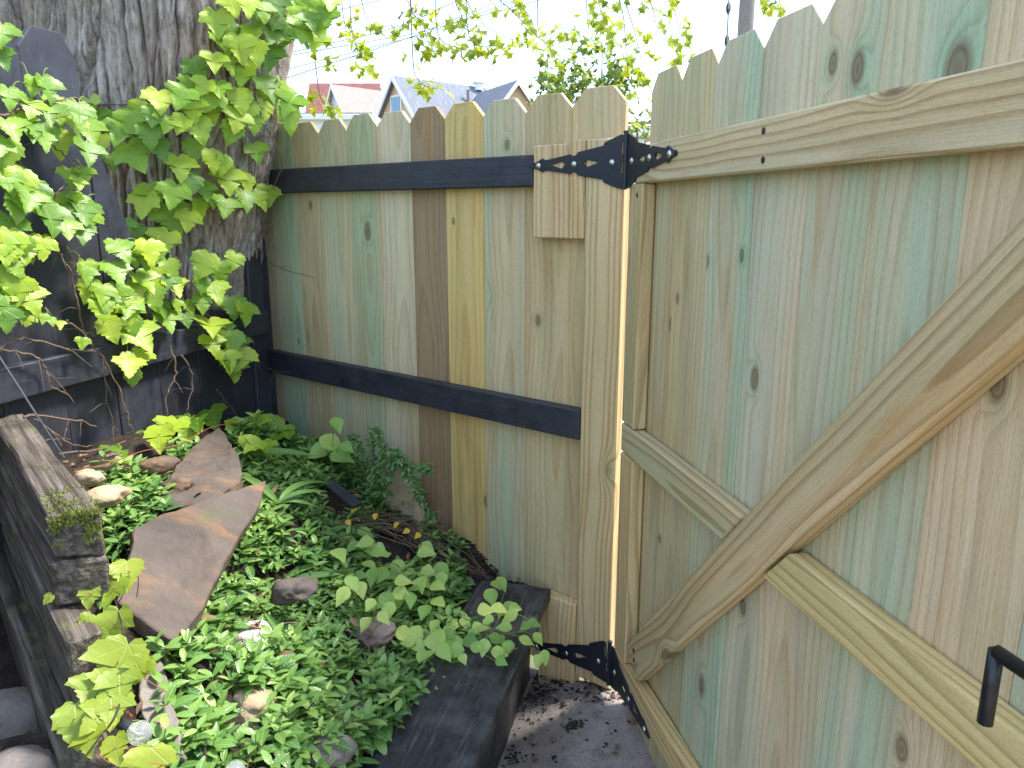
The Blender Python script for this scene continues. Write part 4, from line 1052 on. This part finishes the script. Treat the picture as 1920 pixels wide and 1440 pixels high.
for k in range(55):
    x = rv.uniform(-1.0, .0); y = rv.uniform(1.0, 2.6)
    if not in_bed(x, y, -.05): continue
    z = float(mound(x, y)[0]) + .035; a = rv.uniform(0, 6.28); d_ = Vector((math.cos(a), math.sin(a), rv.uniform(-.1, .2))); p0 = Vector((x, y, z)); l = rv.uniform(.06, .18)
    px, py = proj(p0 + d_ * l * .5)
    if not pin(px, py, VPOLY) or any(pin(px, py, q_) for q_ in SLABS): continue
    pr.append(tube(smooth_path([p0, p0 + d_ * l * .5 + Vector((0, 0, .02)), p0 + d_ * l], 4), .0013, 4))
put('runners', mesh('runners', *join(pr)), M_DEAD, pw, kind='stuff')
LM2 = []
for k in range(260):
    x = rv.uniform(-1.0, .0); y = rv.uniform(1.0, 2.7)
    if not in_bed(x, y, -.05): continue
    z = float(mound(x, y)[0]) + rv.uniform(.01, .06); px, py = proj((x, y, z))
    if not pin(px, py, VPOLY): continue
    a = rv.uniform(0, 6.28); LM2.append(np.array(orient((x, y, z), (rv.uniform(-.6, .6), rv.uniform(-.6, .6), 1), (math.cos(a), math.sin(a), rv.uniform(-.3, .3)), rv.uniform(.02, .045))))
put('dead_leaves', leaf_cloud('dead', np.array(LM2), M_DEAD, np.zeros(len(LM2))), M_DEAD, pw, kind='stuff')

# dense small-leaved bush by the upright stone
LM = []; LR = []; tw = []
bush = thing('small_leaved_shrub', 'straggly dark shrub with tiny leaves arching over the upright slab', 'shrub', FF.pix(700, 960, -.1))
paths = [[(700, 930), (690, 870), (672, 830), (660, 820)], [(705, 930), (715, 860), (740, 850), (765, 880), (795, 940), (812, 975)], [(690, 940), (660, 890), (650, 850)], [(710, 930), (700, 850), (695, 810)], [(720, 930), (735, 880), (745, 850), (770, 900), (790, 925)], [(700, 940), (680, 900), (668, 880)], [(705, 930), (725, 880), (712, 830), (705, 805)], [(690, 950), (700, 900), (720, 870), (790, 880), (805, 875)]]
for pl in paths:
    off = rv.uniform(-.16, -.06); w = smooth_path([FF.pix(px, py, off) for px, py in pl], 8); tw.append(tube(w, .0014, 4))
    for i, p in enumerate(w):
        for k in range(4):
            a = rv.uniform(0, 6.28); e_ = rv.uniform(-.4, .9); tip = Vector((math.cos(a) * math.cos(e_), math.sin(a) * math.cos(e_), math.sin(e_)))
            LM.append(np.array(orient(p + Vector((rv.uniform(-.012, .012), rv.uniform(-.01, .01), rv.uniform(-.012, .012))), Vector((rv.uniform(-.5, .5), -.4, .8)), tip, rv.uniform(.016, .03)))); LR.append(rv.uniform(0, .5))
put('foliage', leaf_cloud('bush', np.array(LM), M_VINCA, np.array(LR)), M_VINCA, bush, kind='stuff')
put('twigs', mesh('twigs', *join(tw)), M_TWIG, bush)

# pale ovate-leaved creeper in the middle and over the cap
cz = lambda x, y: (560 + x * .2083, 960 + y * .2083)
C1 = [(480,320),(365,370),(600,300),(600,205),(750,420),(640,490),(660,580),(750,570),(490,630),(550,700),(890,480),(1050,430),(1160,330),(1150,400),(1170,560),(1290,520),(1290,590),(1260,700),(1270,840),(390,760),(640,840),(690,890),(760,930),(800,780),(865,800),(925,760),(800,880),(590,980),(950,1080),(1060,1110),(1220,1030),(1370,1040),(1250,1180,1.3),(1320,1270),(1400,1190),(1400,1270),(1160,1370),(930,670),(1020,700),(700,380),(980,560),(560,560),(1100,650),(1000,800),(1130,900),(560,400),(1330,1100),(1080,1230),(980,1180)]
C2 = [(1620,1240),(1690,1230),(1810,1270),(1880,1230),(1790,1140),(1560,1100),(1480,1330),(1830,1350),(1500,1000),(1600,1050),(1700,1000),(1800,900),(1750,780),(1820,660),(1850,1060),(1560,1180),(1650,930)]
z7 = lambda x, y: (900 + x * .347, 940 + y * .347)
C3 = [(300,750),(205,770),(105,740),(110,840),(145,800),(20,790),(310,850),(350,845),(240,680),(170,630),(290,670),(90,455),(110,595),(140,570),(60,520),(190,580),(60,640),(20,700)]
ov = thing('ovate_creeper', 'pale green creeper with serrated oval leaves sprawling over the periwinkle', 'creeper', at_z(720, 1120, .3)); pr = []
zm = zmound(.085)
for l in C1:
    px, py = cz(l[0], l[1]); s = l[2] if len(l) > 2 else 1.0; z = zm(px, py) + rl.uniform(-.015, .03); p = at_z(px, py, z)
    sz = rl.uniform(34, 50) * s * depth(p) / FPX * .9
    n = Vector((rl.uniform(-.4, .4), rl.uniform(-.7, 0), .85)); tip = Vector((rl.uniform(-1, 1), rl.uniform(-1, .3), rl.uniform(-.5, .1)))
    put('leaf', rl.choice(OVM), M_OVATE, ov, orient(p - tip.normalized() * sz * .5, n, tip, sz))
    b_ = p - tip.normalized() * sz * .5; pr.append(tube(smooth_path([b_, b_ + Vector((rl.uniform(-.02, .02), .01, -.03)), b_ + Vector((rl.uniform(-.03, .03), .02, -.09))], 3), .0013, 4))
put('stems', mesh('stems', *join(pr)), M_STEM, ov, kind='stuff')
ov2 = thing('small_creeper', 'small leafy creeper trailing across the black cap plank to the hinge', 'creeper', at_z(950, 1170, .28)); pr = []
for px, py in [cz(*l[:2]) for l in C2] + [z7(*l) for l in C3]:
    z = .295 + rl.uniform(0, .035); p = at_z(px, py, z); sz = rl.uniform(22, 38) * depth(p) / FPX
    n = Vector((rl.uniform(-.4, .4), rl.uniform(-.7, 0), .75)); tip = Vector((rl.uniform(-.8, 1), rl.uniform(-1, .2), rl.uniform(-.7, .0)))
    put('leaf', rl.choice(OVM), M_OVATE, ov2, orient(p - tip.normalized() * sz * .5, n, tip, sz))
for pl in ([(850, 1150), (900, 1170), (960, 1190), (1000, 1200), (1012, 1225)], [(860, 1180), (920, 1190), (985, 1185), (1005, 1205)], [(880, 1160), (930, 1140), (945, 1110), (935, 1090)], [(880, 1200), (930, 1225), (970, 1215)], [(870, 1150), (890, 1210), (930, 1240)], [(890, 1160), (960, 1150), (995, 1165)]):
    pr.append(tube(smooth_path([at_z(px, py, .29 + rl.uniform(0, .02)) for px, py in pl], 6), .0014, 4))
put('stems', mesh('stems', *join(pr)), M_STEM, ov2, kind='stuff')
# sprouts with broad leaves near the corner, lance-leaved sprouts
sprout = thing('broad_leaf_seedling', 'seedling with broad bright leaves in front of the fence corner', 'seedling', at_z(640, 890, .5)); pr = []
for px, py, s, tx in ((622, 828, 52, 1), (598, 850, 44, -.6), (640, 858, 46, .9), (632, 795, 34, .2), (588, 845, 34, -1), (650, 840, 30, .6)):
    p = FF.pix(px, py, -.14); sz = s * depth(p) / FPX; tip = Vector((tx, -.3, -.25)); n = Vector((rl.uniform(-.3, .3), -.5, .8))
    put('leaf', rl.choice(OVM), M_OVATE, sprout, orient(p - tip.normalized() * sz * .5, n, tip, sz * 1.1))
    pr.append(tube(smooth_path([p - tip.normalized() * sz * .5, FF.pix(622, 870, -.14), FF.pix(622, 930, -.14)], 4), .0016, 4))
put('stem', mesh('stems', *join(pr)), M_STEM, sprout)
for (px, py, label, arr) in ((515, 1120, 'lance-leaved sprout growing up beside the dark reddish stone', [(-60, -25), (-45, -70), (20, -80), (70, -35), (10, 40), (-10, 60), (25, 55), (40, -60), (-20, 70), (45, 20)]),
                     (440, 880, 'lance-leaved sprout growing on top of the angular flagstone', [(-75, 30), (80, -30), (-30, -30), (20, -45), (60, 10), (-50, -5)]),
                     (525, 960, 'tall arching blades growing behind the tip of the large flagstone', [(-30, -70), (10, -90), (-45, -40), (30, -50), (15, -70), (40, -20)]),
                     (500, 1170, 'drooping narrow blades hanging over the pale whitish stone', [(10, 60), (-20, 50), (30, 45), (-5, 75), (40, 30)])):
    z0 = zm(px, py) - .07; p0 = at_z(px, py, z0); t = thing('lance_leaf_sprout', label, 'sprout', p0)
    for dx, dy in arr:
        a0_ = p0 + Vector((rl.uniform(-.008, .008), rl.uniform(-.008, .008), .03)); ln = math.hypot(dx, dy) * depth(p0) / FPX * 1.5
        tip = Vector((dx / 70, -.35 if dy > 0 else .1, -dy / 75)); n = Vector((-tip.x * .3, -.6, 1)) + Vector((rl.uniform(-.3, .3), 0, 0))
        put('blade', rl.choice(BLM), M_BLADE, t, orient(a0_, n, tip, ln))

# dry vine tangle at the right of the bed
tang = thing('dry_vine_tangle', 'tangle of dry brown vine stems beside the fence foot', 'vine', at_z(850, 1010, .33)); pr = []
for k in range(46):
    y0 = rv.uniform(940, 990); x0 = rv.uniform(610, 720); x1 = rv.uniform(820, 960); y1 = rv.uniform(1010, 1090)
    zz0 = zm(x0, y0) - rv.uniform(.03, .08); zz1 = max(.24, zm(x1, min(y1, 1080)) - .08)
    mid = at_z((x0 + x1) / 2 + rv.uniform(-30, 30), (y0 + y1) / 2 - rv.uniform(5, 30), (zz0 + zz1) / 2 + .05)
    a_ = at_z(x0, y0, zz0); b_ = at_z(x1, y1, zz1)
    for p in (a_, b_, mid):
        o_ = (p - FF.o).dot(FF.Y)
        if o_ > -.02: p -= FF.Y * (o_ + .03)
    w = smooth_path([a_, mid, b_], 7); pr.append(tube([p + Vector((rv.uniform(-.004, .004),) * 3) for p in w], rv.uniform(.001, .0022), 4))
for k in range(60):
    px, py = rv.uniform(860, 1000), rv.uniform(1010, 1095); p = at_z(px, py, .245)
    if (p - FF.o).dot(FF.Y) > -.02: continue
    a = rv.uniform(0, 6.28); l = rv.uniform(.03, .1); d_ = Vector((math.cos(a), math.sin(a) * .5, rv.uniform(0, .5))) * l
    if (p + d_ - FF.o).dot(FF.Y) > -.01: continue
    pr.append(tube([p, p + d_ * .5 + Vector((0, 0, .01)), p + d_], [.0014, .0012, .0007], 4))
put('dry_stems', mesh('stems', *join(pr)), M_TWIG, tang, kind='stuff')
for k, (px, py) in enumerate(((662, 941), (705, 962), (748, 980), (768, 993), (788, 1000), (650, 975), (668, 952))):
    z = zm(px, py); p = at_z(px, py, z); put('yellow_leaf', rl.choice(OVM).copy(), None, tang, orient(p, (rv.uniform(-.4, .4), -.5, .8), (rv.uniform(-1, 1), -.5, -.3), .028))
    o = [c_ for c_ in tang.children if c_.name.startswith('yellow_leaf')][-1]; o.data.materials.clear(); o.data.materials.append(M_YLEAF)
# black plastic edging piece
pe0, pe1 = at_z(620, 905, .55), at_z(672, 948, .50)
d_ = (pe1 - pe0).normalized(); sd = d_.cross(Vector((0, 0, 1))).normalized()
pr = [tube([pe0 + sd * o_, pe1 + sd * o_], .008, 8) for o_ in (-.012, .004, .018)]
tag(put('edging_strip', mesh('edging', *join(pr)), M_PLASTIC), 'black ribbed plastic edging strip poking out of the leaves', 'edging')

# leaf litter and crumbs (stuff)
V, F = [], []
def crumb(p, s):
    o = len(V); a = rv.uniform(0, 6.28)
    q_ = [Vector((math.cos(a + k * 1.57) * s * rv.uniform(.5, 1), math.sin(a + k * 1.57) * s * rv.uniform(.5, 1), rv.uniform(0, s * .35))) for k in range(4)]
    V.extend([p + v for v in q_]); V.append(p + Vector((0, 0, s * rv.uniform(.25, .7))))
    for k in range(4): F.append((o + k, o + (k + 1) % 4, o + 4))
for k in range(1000):
    px, py = rv.gauss(1000, 40), rv.gauss(1300, 32)
    if k % 5 == 2: px, py = rv.gauss(1120, 35), rv.gauss(1335, 14)
    if k % 11 == 3: px, py = rv.gauss(1075, 14), rv.gauss(1385, 6)
    if k % 17 == 3: px, py = rv.gauss(970, 10), rv.gauss(1425, 6)
    if k % 9 == 0: px, py = rv.uniform(930, 1230), rv.uniform(1290, 1440)
    if k % 4 == 1: py = rv.uniform(1250, 1440); px = 985 - (py - 1265) * .33 + abs(rv.gauss(0, 14))
    p = at_z(px, py, GZ)
    if (p - CAPC).dot(CAPN) < -.05 or (p - FF.o).dot(FF.Y) > .03: continue
    p.z = path_h(p); crumb(p, abs(rv.gauss(.003, .005)) + .0015)
for k in range(900):
    px, py = rv.uniform(840, 1010), rv.uniform(1000, 1110); p = at_z(px, py, .225)
    if not in_bed(p.x, p.y, -.03): continue
    p.z = float(mound(p.x, p.y)[0]) + .004; crumb(p, abs(rv.gauss(.006, .005)) + .002)
tag(put('soil_crumbs', mesh('crumbs', V, F), M_DIRT), 'dark soil crumbs scattered over the concrete and bed edge', 'soil', None, 'stuff')
V, F = [], []
for k in range(70):
    px, py = rv.choice(((rv.uniform(960, 1060), rv.uniform(1285, 1350)), (rv.uniform(120, 230), rv.uniform(850, 900)), (rv.uniform(860, 1000), rv.uniform(1020, 1100)), (rv.uniform(950, 1200), rv.uniform(1300, 1440))))
    z = GZ + .004 if py > 1270 else (.80 if px < 400 else .24); p = at_z(px, py, z)
    if z > .2 and not in_bed(p.x, p.y, -.02): continue
    if z < 0 and (p - CAPC).dot(CAPN) < -.05: continue
    if z < 0: p.z = path_h(p) + .003
    crumb(p, rv.uniform(.006, .016))
tag(put('dead_leaf_litter', mesh('litter', V, F), M_DEAD), 'dry brown leaf scraps lying by the fence and path', 'leaf litter', None, 'stuff')
# ------------------------------------------------------------------ string light and wires
sl = thing('string_light', 'clear globe bulb in black socket on a thin cord by the lower ivy', 'string light', at_z(262, 1375, .58))
bc = at_z(262, 1375, .62); axd = (at_z(225, 1355, .635) - bc).normalized()
Mb = Matrix.Translation(bc) @ axd.to_track_quat('Z', 'Y').to_matrix().to_4x4()
rb = 22 * depth(bc) / FPX
prof = [(0.0005, -rb)] + [(rb * math.sin(a), -rb * math.cos(a)) for a in [R(x) for x in range(10, 150, 10)]] + [(rb * .42, rb * 1.0), (rb * .40, rb * 1.2)]
V, F = lathe(prof, 24); put('bulb', mesh('bulb', V, F, True), M_BULB, sl, Mb)
put('filament', mesh('filament', *tube([(0, 0, rb), (0.003, 0, 0), (-.003, 0, -.004), (.002, 0, .004), (-.002, 0, rb)], .0005, 4)), M_STEEL, sl, Mb)
V, F = lathe([(rb * .5, rb * .95), (rb * .55, rb * 1.0), (rb * .52, rb * 1.9), (rb * .3, rb * 2.1), (rb * .2, rb * 2.2)], 14); put('socket', mesh('socket', V, F), M_PLASTIC, sl, Mb)
cord = smooth_path([at_z(188, 1070, .78), at_z(210, 1110, .77), at_z(228, 1170, .75), at_z(235, 1230, .71), at_z(228, 1300, .68), at_z(215, 1345, .665), at_z(185, 1385, .65), at_z(140, 1445, .66)], 6)
put('cord', mesh('cord', *tube(cord, .0016, 6)), M_CABLE, sl)
b2 = at_z(440, 1448, .47); tag(put('spare_bulb', mesh('bulb2', *lathe([(rb * math.sin(R(a)), -rb * math.cos(R(a))) for a in range(5, 180, 12)], 20), True), M_BULB, None, Matrix.Translation(b2)), 'second clear globe bulb half hidden under periwinkle leaves', 'bulb')
w0, w1 = BF.pix(-20, 640, -.06), at_z(120, 858, .82)
tag(put('guy_wire', mesh('wire', *tube([w0, w1], .0028, 6)), M_WIRE), 'taut grey metal wire slanting down across the black fence', 'wire')

# ------------------------------------------------------------------ maple twigs hanging into the sky
limb = smooth_path([trunk_axis(2.6) + Vector((.1, 0, 0)), Vector((-.6, 2.9, 2.95)), Vector((.0, 3.0, 3.0)), Vector((.6, 3.1, 3.02)), Vector((1.3, 3.2, 2.95))], 10)
V, F = tube(limb, [.09 * (1 - .8 * i / len(limb)) for i in range(len(limb))], 12); m_ = mesh('limb', V, F, True); m_.attributes.new('moss', 'FLOAT', 'POINT'); put('limb', m_, M_BARK, tree)
twigs = [[(575, -20), (590, 50), (600, 90), (615, 120)], [(655, -20), (660, 60), (672, 100), (685, 125)], [(675, -20), (690, 40), (720, 50), (750, 45)], [(640, 0), (650, 60), (668, 100), (690, 130)],
         [(760, -20), (775, 20), (800, 30), (830, 10)], [(770, 10), (790, 40), (800, 70), (810, 100), (830, 90)], [(850, -20), (870, 40), (880, 60), (850, 30)], [(870, -20), (900, 40), (950, 70), (990, 80)], [(930, -20), (960, 20), (1000, 60), (1030, 90), (1040, 110)],
         [(960, -10), (985, 20), (1000, 50), (980, 60)], [(1160, -20), (1170, 40), (1175, 110), (1182, 180), (1186, 240)], [(1170, -20), (1190, 60), (1205, 130), (1208, 200)], [(1120, -20), (1130, 30), (1145, 70)], [(1215, -20), (1225, 20), (1235, 65), (1250, 115)], [(1258, -20), (1270, 40), (1288, 100)],
         [(600, 180), (625, 195), (595, 195)], [(1455, -25), (1462, 5), (1450, 0)], [(820, 60), (860, 90), (880, 95)], [(880, 70), (930, 85), (945, 85)], [(1010, 60), (1060, 50), (1075, 60)],
         [(775, 120), (785, 150), (800, 162), (830, 168)], [(1100, 0), (1105, 60), (1120, 90)]]
rm = random.Random(17); nleaf = 0; MAXL = 13
for pl in twigs:
    Yd = rm.uniform(2.75, 3.3)
    w = [at_y(px, py, Yd + rm.uniform(-.06, .06)) for px, py in pl]
    lp_ = min(limb, key=lambda q_: (q_.x - w[0].x) ** 2); w = [lp_] + smooth_path([lp_.lerp(w[0], .7)] + w, 6)
    tip_i = 6
    br = put('branch', mesh('branch', *tube(w, [.0026 * (1 - .75 * i / len(w)) for i in range(len(w))], 5)), M_TWIG, tree)
    L_ = w[tip_i:]
    for k in range(MAXL):
        i = min(len(L_) - 1, int((k + rm.random()) / MAXL * len(L_)))
        p = L_[i] + Vector((rm.uniform(-.012, .012), rm.uniform(-.03, .03), rm.uniform(-.012, .008)))
        a = rm.uniform(0, 6.28); tip = Vector((math.cos(a) * .8, math.sin(a) * .5, -.5 + rm.uniform(-.4, .4))); n = Vector((rm.uniform(-.6, .6), rm.uniform(-1, .3), rm.uniform(.0, 1)))
        pp = p + tip.normalized() * rm.uniform(.008, .035)
        put('leaf', rm.choice(MAPM), M_MAPLE, br, orient(pp, n, tip, rm.uniform(.030, .050))); nleaf += 1
# sapling behind the fence
sap = thing('sapling', 'airy sapling with small fresh leaves rising behind the fence end', 'tree', Vector((.55, 4.6, GZ))); tw = []; LM = []; LR = []
root = Vector((.55, 4.6, GZ))
MLV = np.array([v.co[:] for v in MAPM[1].vertices]); MLF = np.array([p.vertices[:] for p in MAPM[1].polygons if len(p.vertices) == 3])
sp_paths = [[(1085, 420), (1075, 250), (1070, 180), (1080, 110)], [(1090, 420), (1110, 250), (1125, 180), (1130, 90)], [(1085, 400), (1050, 260), (1040, 190), (1030, 150)], [(1100, 400), (1145, 240), (1160, 170), (1165, 120)], [(1095, 400), (1090, 200), (1100, 150)], [(1190, 400), (1195, 260), (1190, 230)], [(1080, 300), (1040, 230), (1030, 200)], [(1095, 300), (1140, 200), (1150, 150)], [(1085, 300), (1060, 200), (1055, 130)]]
for pl in sp_paths:
    yd = rm.uniform(4.3, 4.9); w = smooth_path([root] + [at_y(px, py, yd) for px, py in pl], 9); tw.append(tube(w, [.012 * (1 - .85 * i / len(w)) for i in range(len(w))], 5))
    for i in range(9, len(w)):
        for k in range(4):
            p = w[i] + Vector((rm.gauss(0, .05), rm.gauss(0, .08), rm.gauss(0, .04))); a = rm.uniform(0, 6.28); tip = Vector((math.cos(a), math.sin(a), rm.uniform(-.9, .3)))
            LM.append(np.array(orient(p, (rm.uniform(-.7, .7), rm.uniform(-.7, .7), rm.uniform(.2, 1)), tip, rm.uniform(.03, .065)))); LR.append(rm.random())
put('crown', leaf_cloud('crown', np.array(LM), M_SAPL, np.array(LR), MLV, MLF, MLV[:, :2]), M_SAPL, sap, kind='stuff')
put('trunk', mesh('trunk', *join(tw)), M_TWIG, sap)

# ------------------------------------------------------------------ houses beyond the fence
def gable_house(name, label, apex_px, Y1, far_px, Y2, wid, rise, wallm, roofm, window=None, extend=1.0):
    A = at_y(apex_px[0], apex_px[1], Y1); B = at_y(far_px[0], far_px[1], Y2); B.z = A.z
    d = (B - A); L = d.length * extend; d.normalize(); s = Vector((d.y, -d.x, 0))      # s to the right when looking along the ridge
    t = thing(name, label, 'house', Vector((A.x, A.y, GZ)))
    ez = A.z - rise; h = wid / 2
    M = Matrix.Translation(Vector((A.x, A.y, 0))) @ Matrix((s, d, Vector((0, 0, 1)))).transposed().to_4x4()
    V = [(-h, .3, GZ), (h, .3, GZ), (h, .3, ez), (0, .3, A.z - .1), (-h, .3, ez)]; V += [(x, L, z) for x, y, z in V]
    put('wall', mesh('wall', V, [(0, 1, 2, 3, 4), (9, 8, 7, 6, 5), (1, 6, 7, 2), (5, 0, 4, 9)]), wallm, t, M)
    ov_ = .35; k = rise / h
    for sg in (-1, 1):
        P = [(0, A.z), (sg * (h + ov_), ez - ov_ * k), (sg * (h + ov_), ez - ov_ * k - .14), (0, A.z - .16)]
        V = [(x, 0, z) for x, z in P] + [(x, L + .3, z) for x, z in P]
        put('roof', mesh('roof', V, [(0, 1, 2, 3), (7, 6, 5, 4), (0, 4, 5, 1), (1, 5, 6, 2), (2, 6, 7, 3), (3, 7, 4, 0)]), roofm, t, M)
        P = [(0, A.z + .02), (sg * (h + ov_), ez - ov_ * k + .02), (sg * (h + ov_), ez - ov_ * k - .26), (0, A.z - .27)]
        V = [(x, -.06, z) for x, z in P] + [(x, -.005, z) for x, z in P]
        put('barge_board', mesh('barge', V, [(0, 1, 2, 3), (7, 6, 5, 4), (0, 4, 5, 1), (1, 5, 6, 2), (2, 6, 7, 3), (3, 7, 4, 0)]), M_TRIM, t, M)
    if window:
        wx, wz, ww, wh = window; wz = A.z - wz
        fr_ = put('window', beam(ww + .22, .10, wh + .22, .01), M_TRIM, t, M @ Matrix.Translation((wx, .26, wz)))
        for sg in (-1, 1): put('pane', beam(ww / 2 - .05, .05, wh, .005), M_PANE, fr_, M @ Matrix.Translation((wx + sg * ww / 4, .21, wz)))
    return t, M, A, d, s, L
h1 = gable_house('house', 'tan house with grey shingle roof and blue-glazed gable window', (735, 141), 45, (905, 164), 49.3, 6.0, 3.4, M_TANWALL, M_ROOFG, (-.05, 1.75, .9, 1.25))
M1 = h1[1]
V, F = lathe([(.09, 0), (.09, .8), (.12, .85)], 10); put('vent_pipe', mesh('vent', V, F), M_POLE, h1[0], M1 @ Matrix.Translation((1.0, 4.6, h1[2].z - 1.3)))
V, F = lathe([(.25, 0), (.25, .35), (.4, .4), (.4, .5), (.1, .62)], 10); put('roof_vent', mesh('vent', V, F), M_TRIM, h1[0], M1 @ Matrix.Translation((.25, 6.0, h1[2].z - .25)))
gable_house('house', 'tan gabled house with grey roof partly hidden behind the fence top', (972, 149), 43, (900, 166), 47.5, 5.0, 3.0, M_TANWALL, M_ROOFG)
gable_house('house', 'pale blue gabled house with faded pink roof and small attic window', (621, 158), 55, (705, 169), 57.6, 5.4, 4.2, M_BLUEWALL, M_ROOFP, (.3, 2.7, .5, .7), 2.0)
# red roofed house: ridge runs across the view
A = at_y(586, 156, 62); B = at_y(640, 157, 62); B.z = A.z
hr = thing('house', 'house with steep dark red shingle roof behind the ivy', 'house', Vector((A.x, A.y, GZ)))
L = (B - A).length + 3; M = Matrix.Translation((A.x, A.y, 0))
for sg in (-1, 1):
    P = [(0, A.z), (sg * 3.4, A.z - 4.6), (sg * 3.4, A.z - 4.8), (0, A.z - .2)]
    V = [(-.25 - (.0), y, z) for y, z in P] + [(L, y, z) for y, z in P]
    put('roof', mesh('roof', V, [(0, 1, 2, 3), (7, 6, 5, 4), (0, 4, 5, 1), (1, 5, 6, 2), (2, 6, 7, 3), (3, 7, 4, 0)]), M_ROOFR, hr, M)
V = [(0, -3, GZ), (0, 3, GZ), (0, 3, A.z - 4.3), (0, 0, A.z - .2), (0, -3, A.z - 4.3)]; V += [(L - .2, y, z) for x, y, z in V]
put('wall', mesh('wall', V, [(0, 1, 2, 3, 4), (9, 8, 7, 6, 5), (1, 6, 7, 2), (5, 0, 4, 9)]), M_WHITEWALL, hr, M)
# low garages
def garage(label, pl, pr_, ytop, Y, wallm, D=5.0):
    a = at_y(pl, ytop, Y); b = at_y(pr_, ytop, Y); w = b.x - a.x; z = a.z
    t = thing('garage', label, 'garage', Vector((a.x, Y, GZ))); M = Matrix.Translation(((a.x + b.x) / 2, Y, 0))
    V = [(-w / 2, 0, GZ), (w / 2, 0, GZ), (w / 2, 0, z - .2), (-w / 2, 0, z - .2)]; V += [(x, D, q_) for x, y, q_ in V]
    put('wall', mesh('wall', V, [(0, 1, 2, 3), (7, 6, 5, 4), (1, 5, 6, 2), (4, 0, 3, 7)]), wallm, t, M)
    put('fascia', beam(w + .5, D + .5, .20, .02), M_TRIM, t, M @ Matrix.Translation((0, D / 2, z - .1)))
    put('roof', beam(w + .4, D + .4, .05, .01), M_ROOFG, t, M @ Matrix.Translation((0, D / 2, z + .03)))
    for sg in (-1, 1): put('corner_board', beam(.16, .06, z - GZ - .22, .01), M_TRIM, t, M @ Matrix.Translation((sg * (w / 2 - .09), -.04, (z + GZ) / 2 - .1)))
garage('low white garage with flat roof below the pale blue house', 470, 690, 215, 30, M_WHITEWALL)
garage('pink brick garage with white corner boards seen through the gate gap', 1000, 1209, 236, 14, M_BRICK)

# utility pole, guy wire and overhead lines
pb = at_y(1400, 20, 16); V, F = lathe([(.17, GZ), (.15, 5), (.12, 9.5), (.115, 9.55)], 16)
pole = thing('utility_pole', 'weathered wooden utility pole rising behind the gate', 'utility pole', Vector((pb.x, pb.y, GZ)))
put('shaft', mesh('shaft', V, F, True), M_POLE, pole, Matrix.Translation((pb.x, pb.y, 0)))
put('crossarm', beam(2.4, .11, .11, .01), M_POLE, pole, Matrix.Translation((pb.x, pb.y - .2, 9.0)))
g0, g1 = at_y(1369, -60, 15.9), at_y(1363, 80, 14.8)
gd = (g1 - g0)
g2 = g0 + gd * ((GZ - g0.z) / gd.z)
gw = thing('pole_guy_wire', 'black guy wire with insulator hanging beside the utility pole', 'wire', g2)
put('wire', mesh('wire', *tube([g0 - gd * 2.0, g2], .012, 5)), M_CABLE, gw)
for f_ in (.55, .98):
    c_ = g0 + gd * f_; put('insulator', mesh('ins', *tube([c_ - gd.normalized() * .16, c_ - gd.normalized() * .06, c_ + gd.normalized() * .06, c_ + gd.normalized() * .16], [.015, .045, .045, .015], 8)), M_CABLE, gw)
lines = [((548, 143), (760, 73), (830, 45), 20, 'long overhead cable running low above the house roofs'), ((560, 95), (740, 52), (850, 5), 21, 'thick overhead cable crossing above the other wires'), ((690, 78), (780, 62), (900, 30), 22, 'thin overhead cable between two thicker lines'), ((700, 88), (800, 62), (900, 25), 22.5, 'thin sagging overhead cable just under its twin'),
         ((560, 35), (700, 3), (760, -20), 23, 'overhead cable highest above the ivy covered trunk')]
for a_, b_, c_, Y, label in lines:
    P0, P1, P2 = at_y(*a_, Y), at_y(*b_, Y + 2), at_y(*c_, Y + 3)
    P_ = [P0 + (P0 - P1) * 3, P0, P1, P2, P2 + (P2 - P1) * 4]
    tag(put('overhead_cable', mesh('cable', *tube(smooth_path(P_, 8), .011, 5)), M_CABLE), label, 'cable')
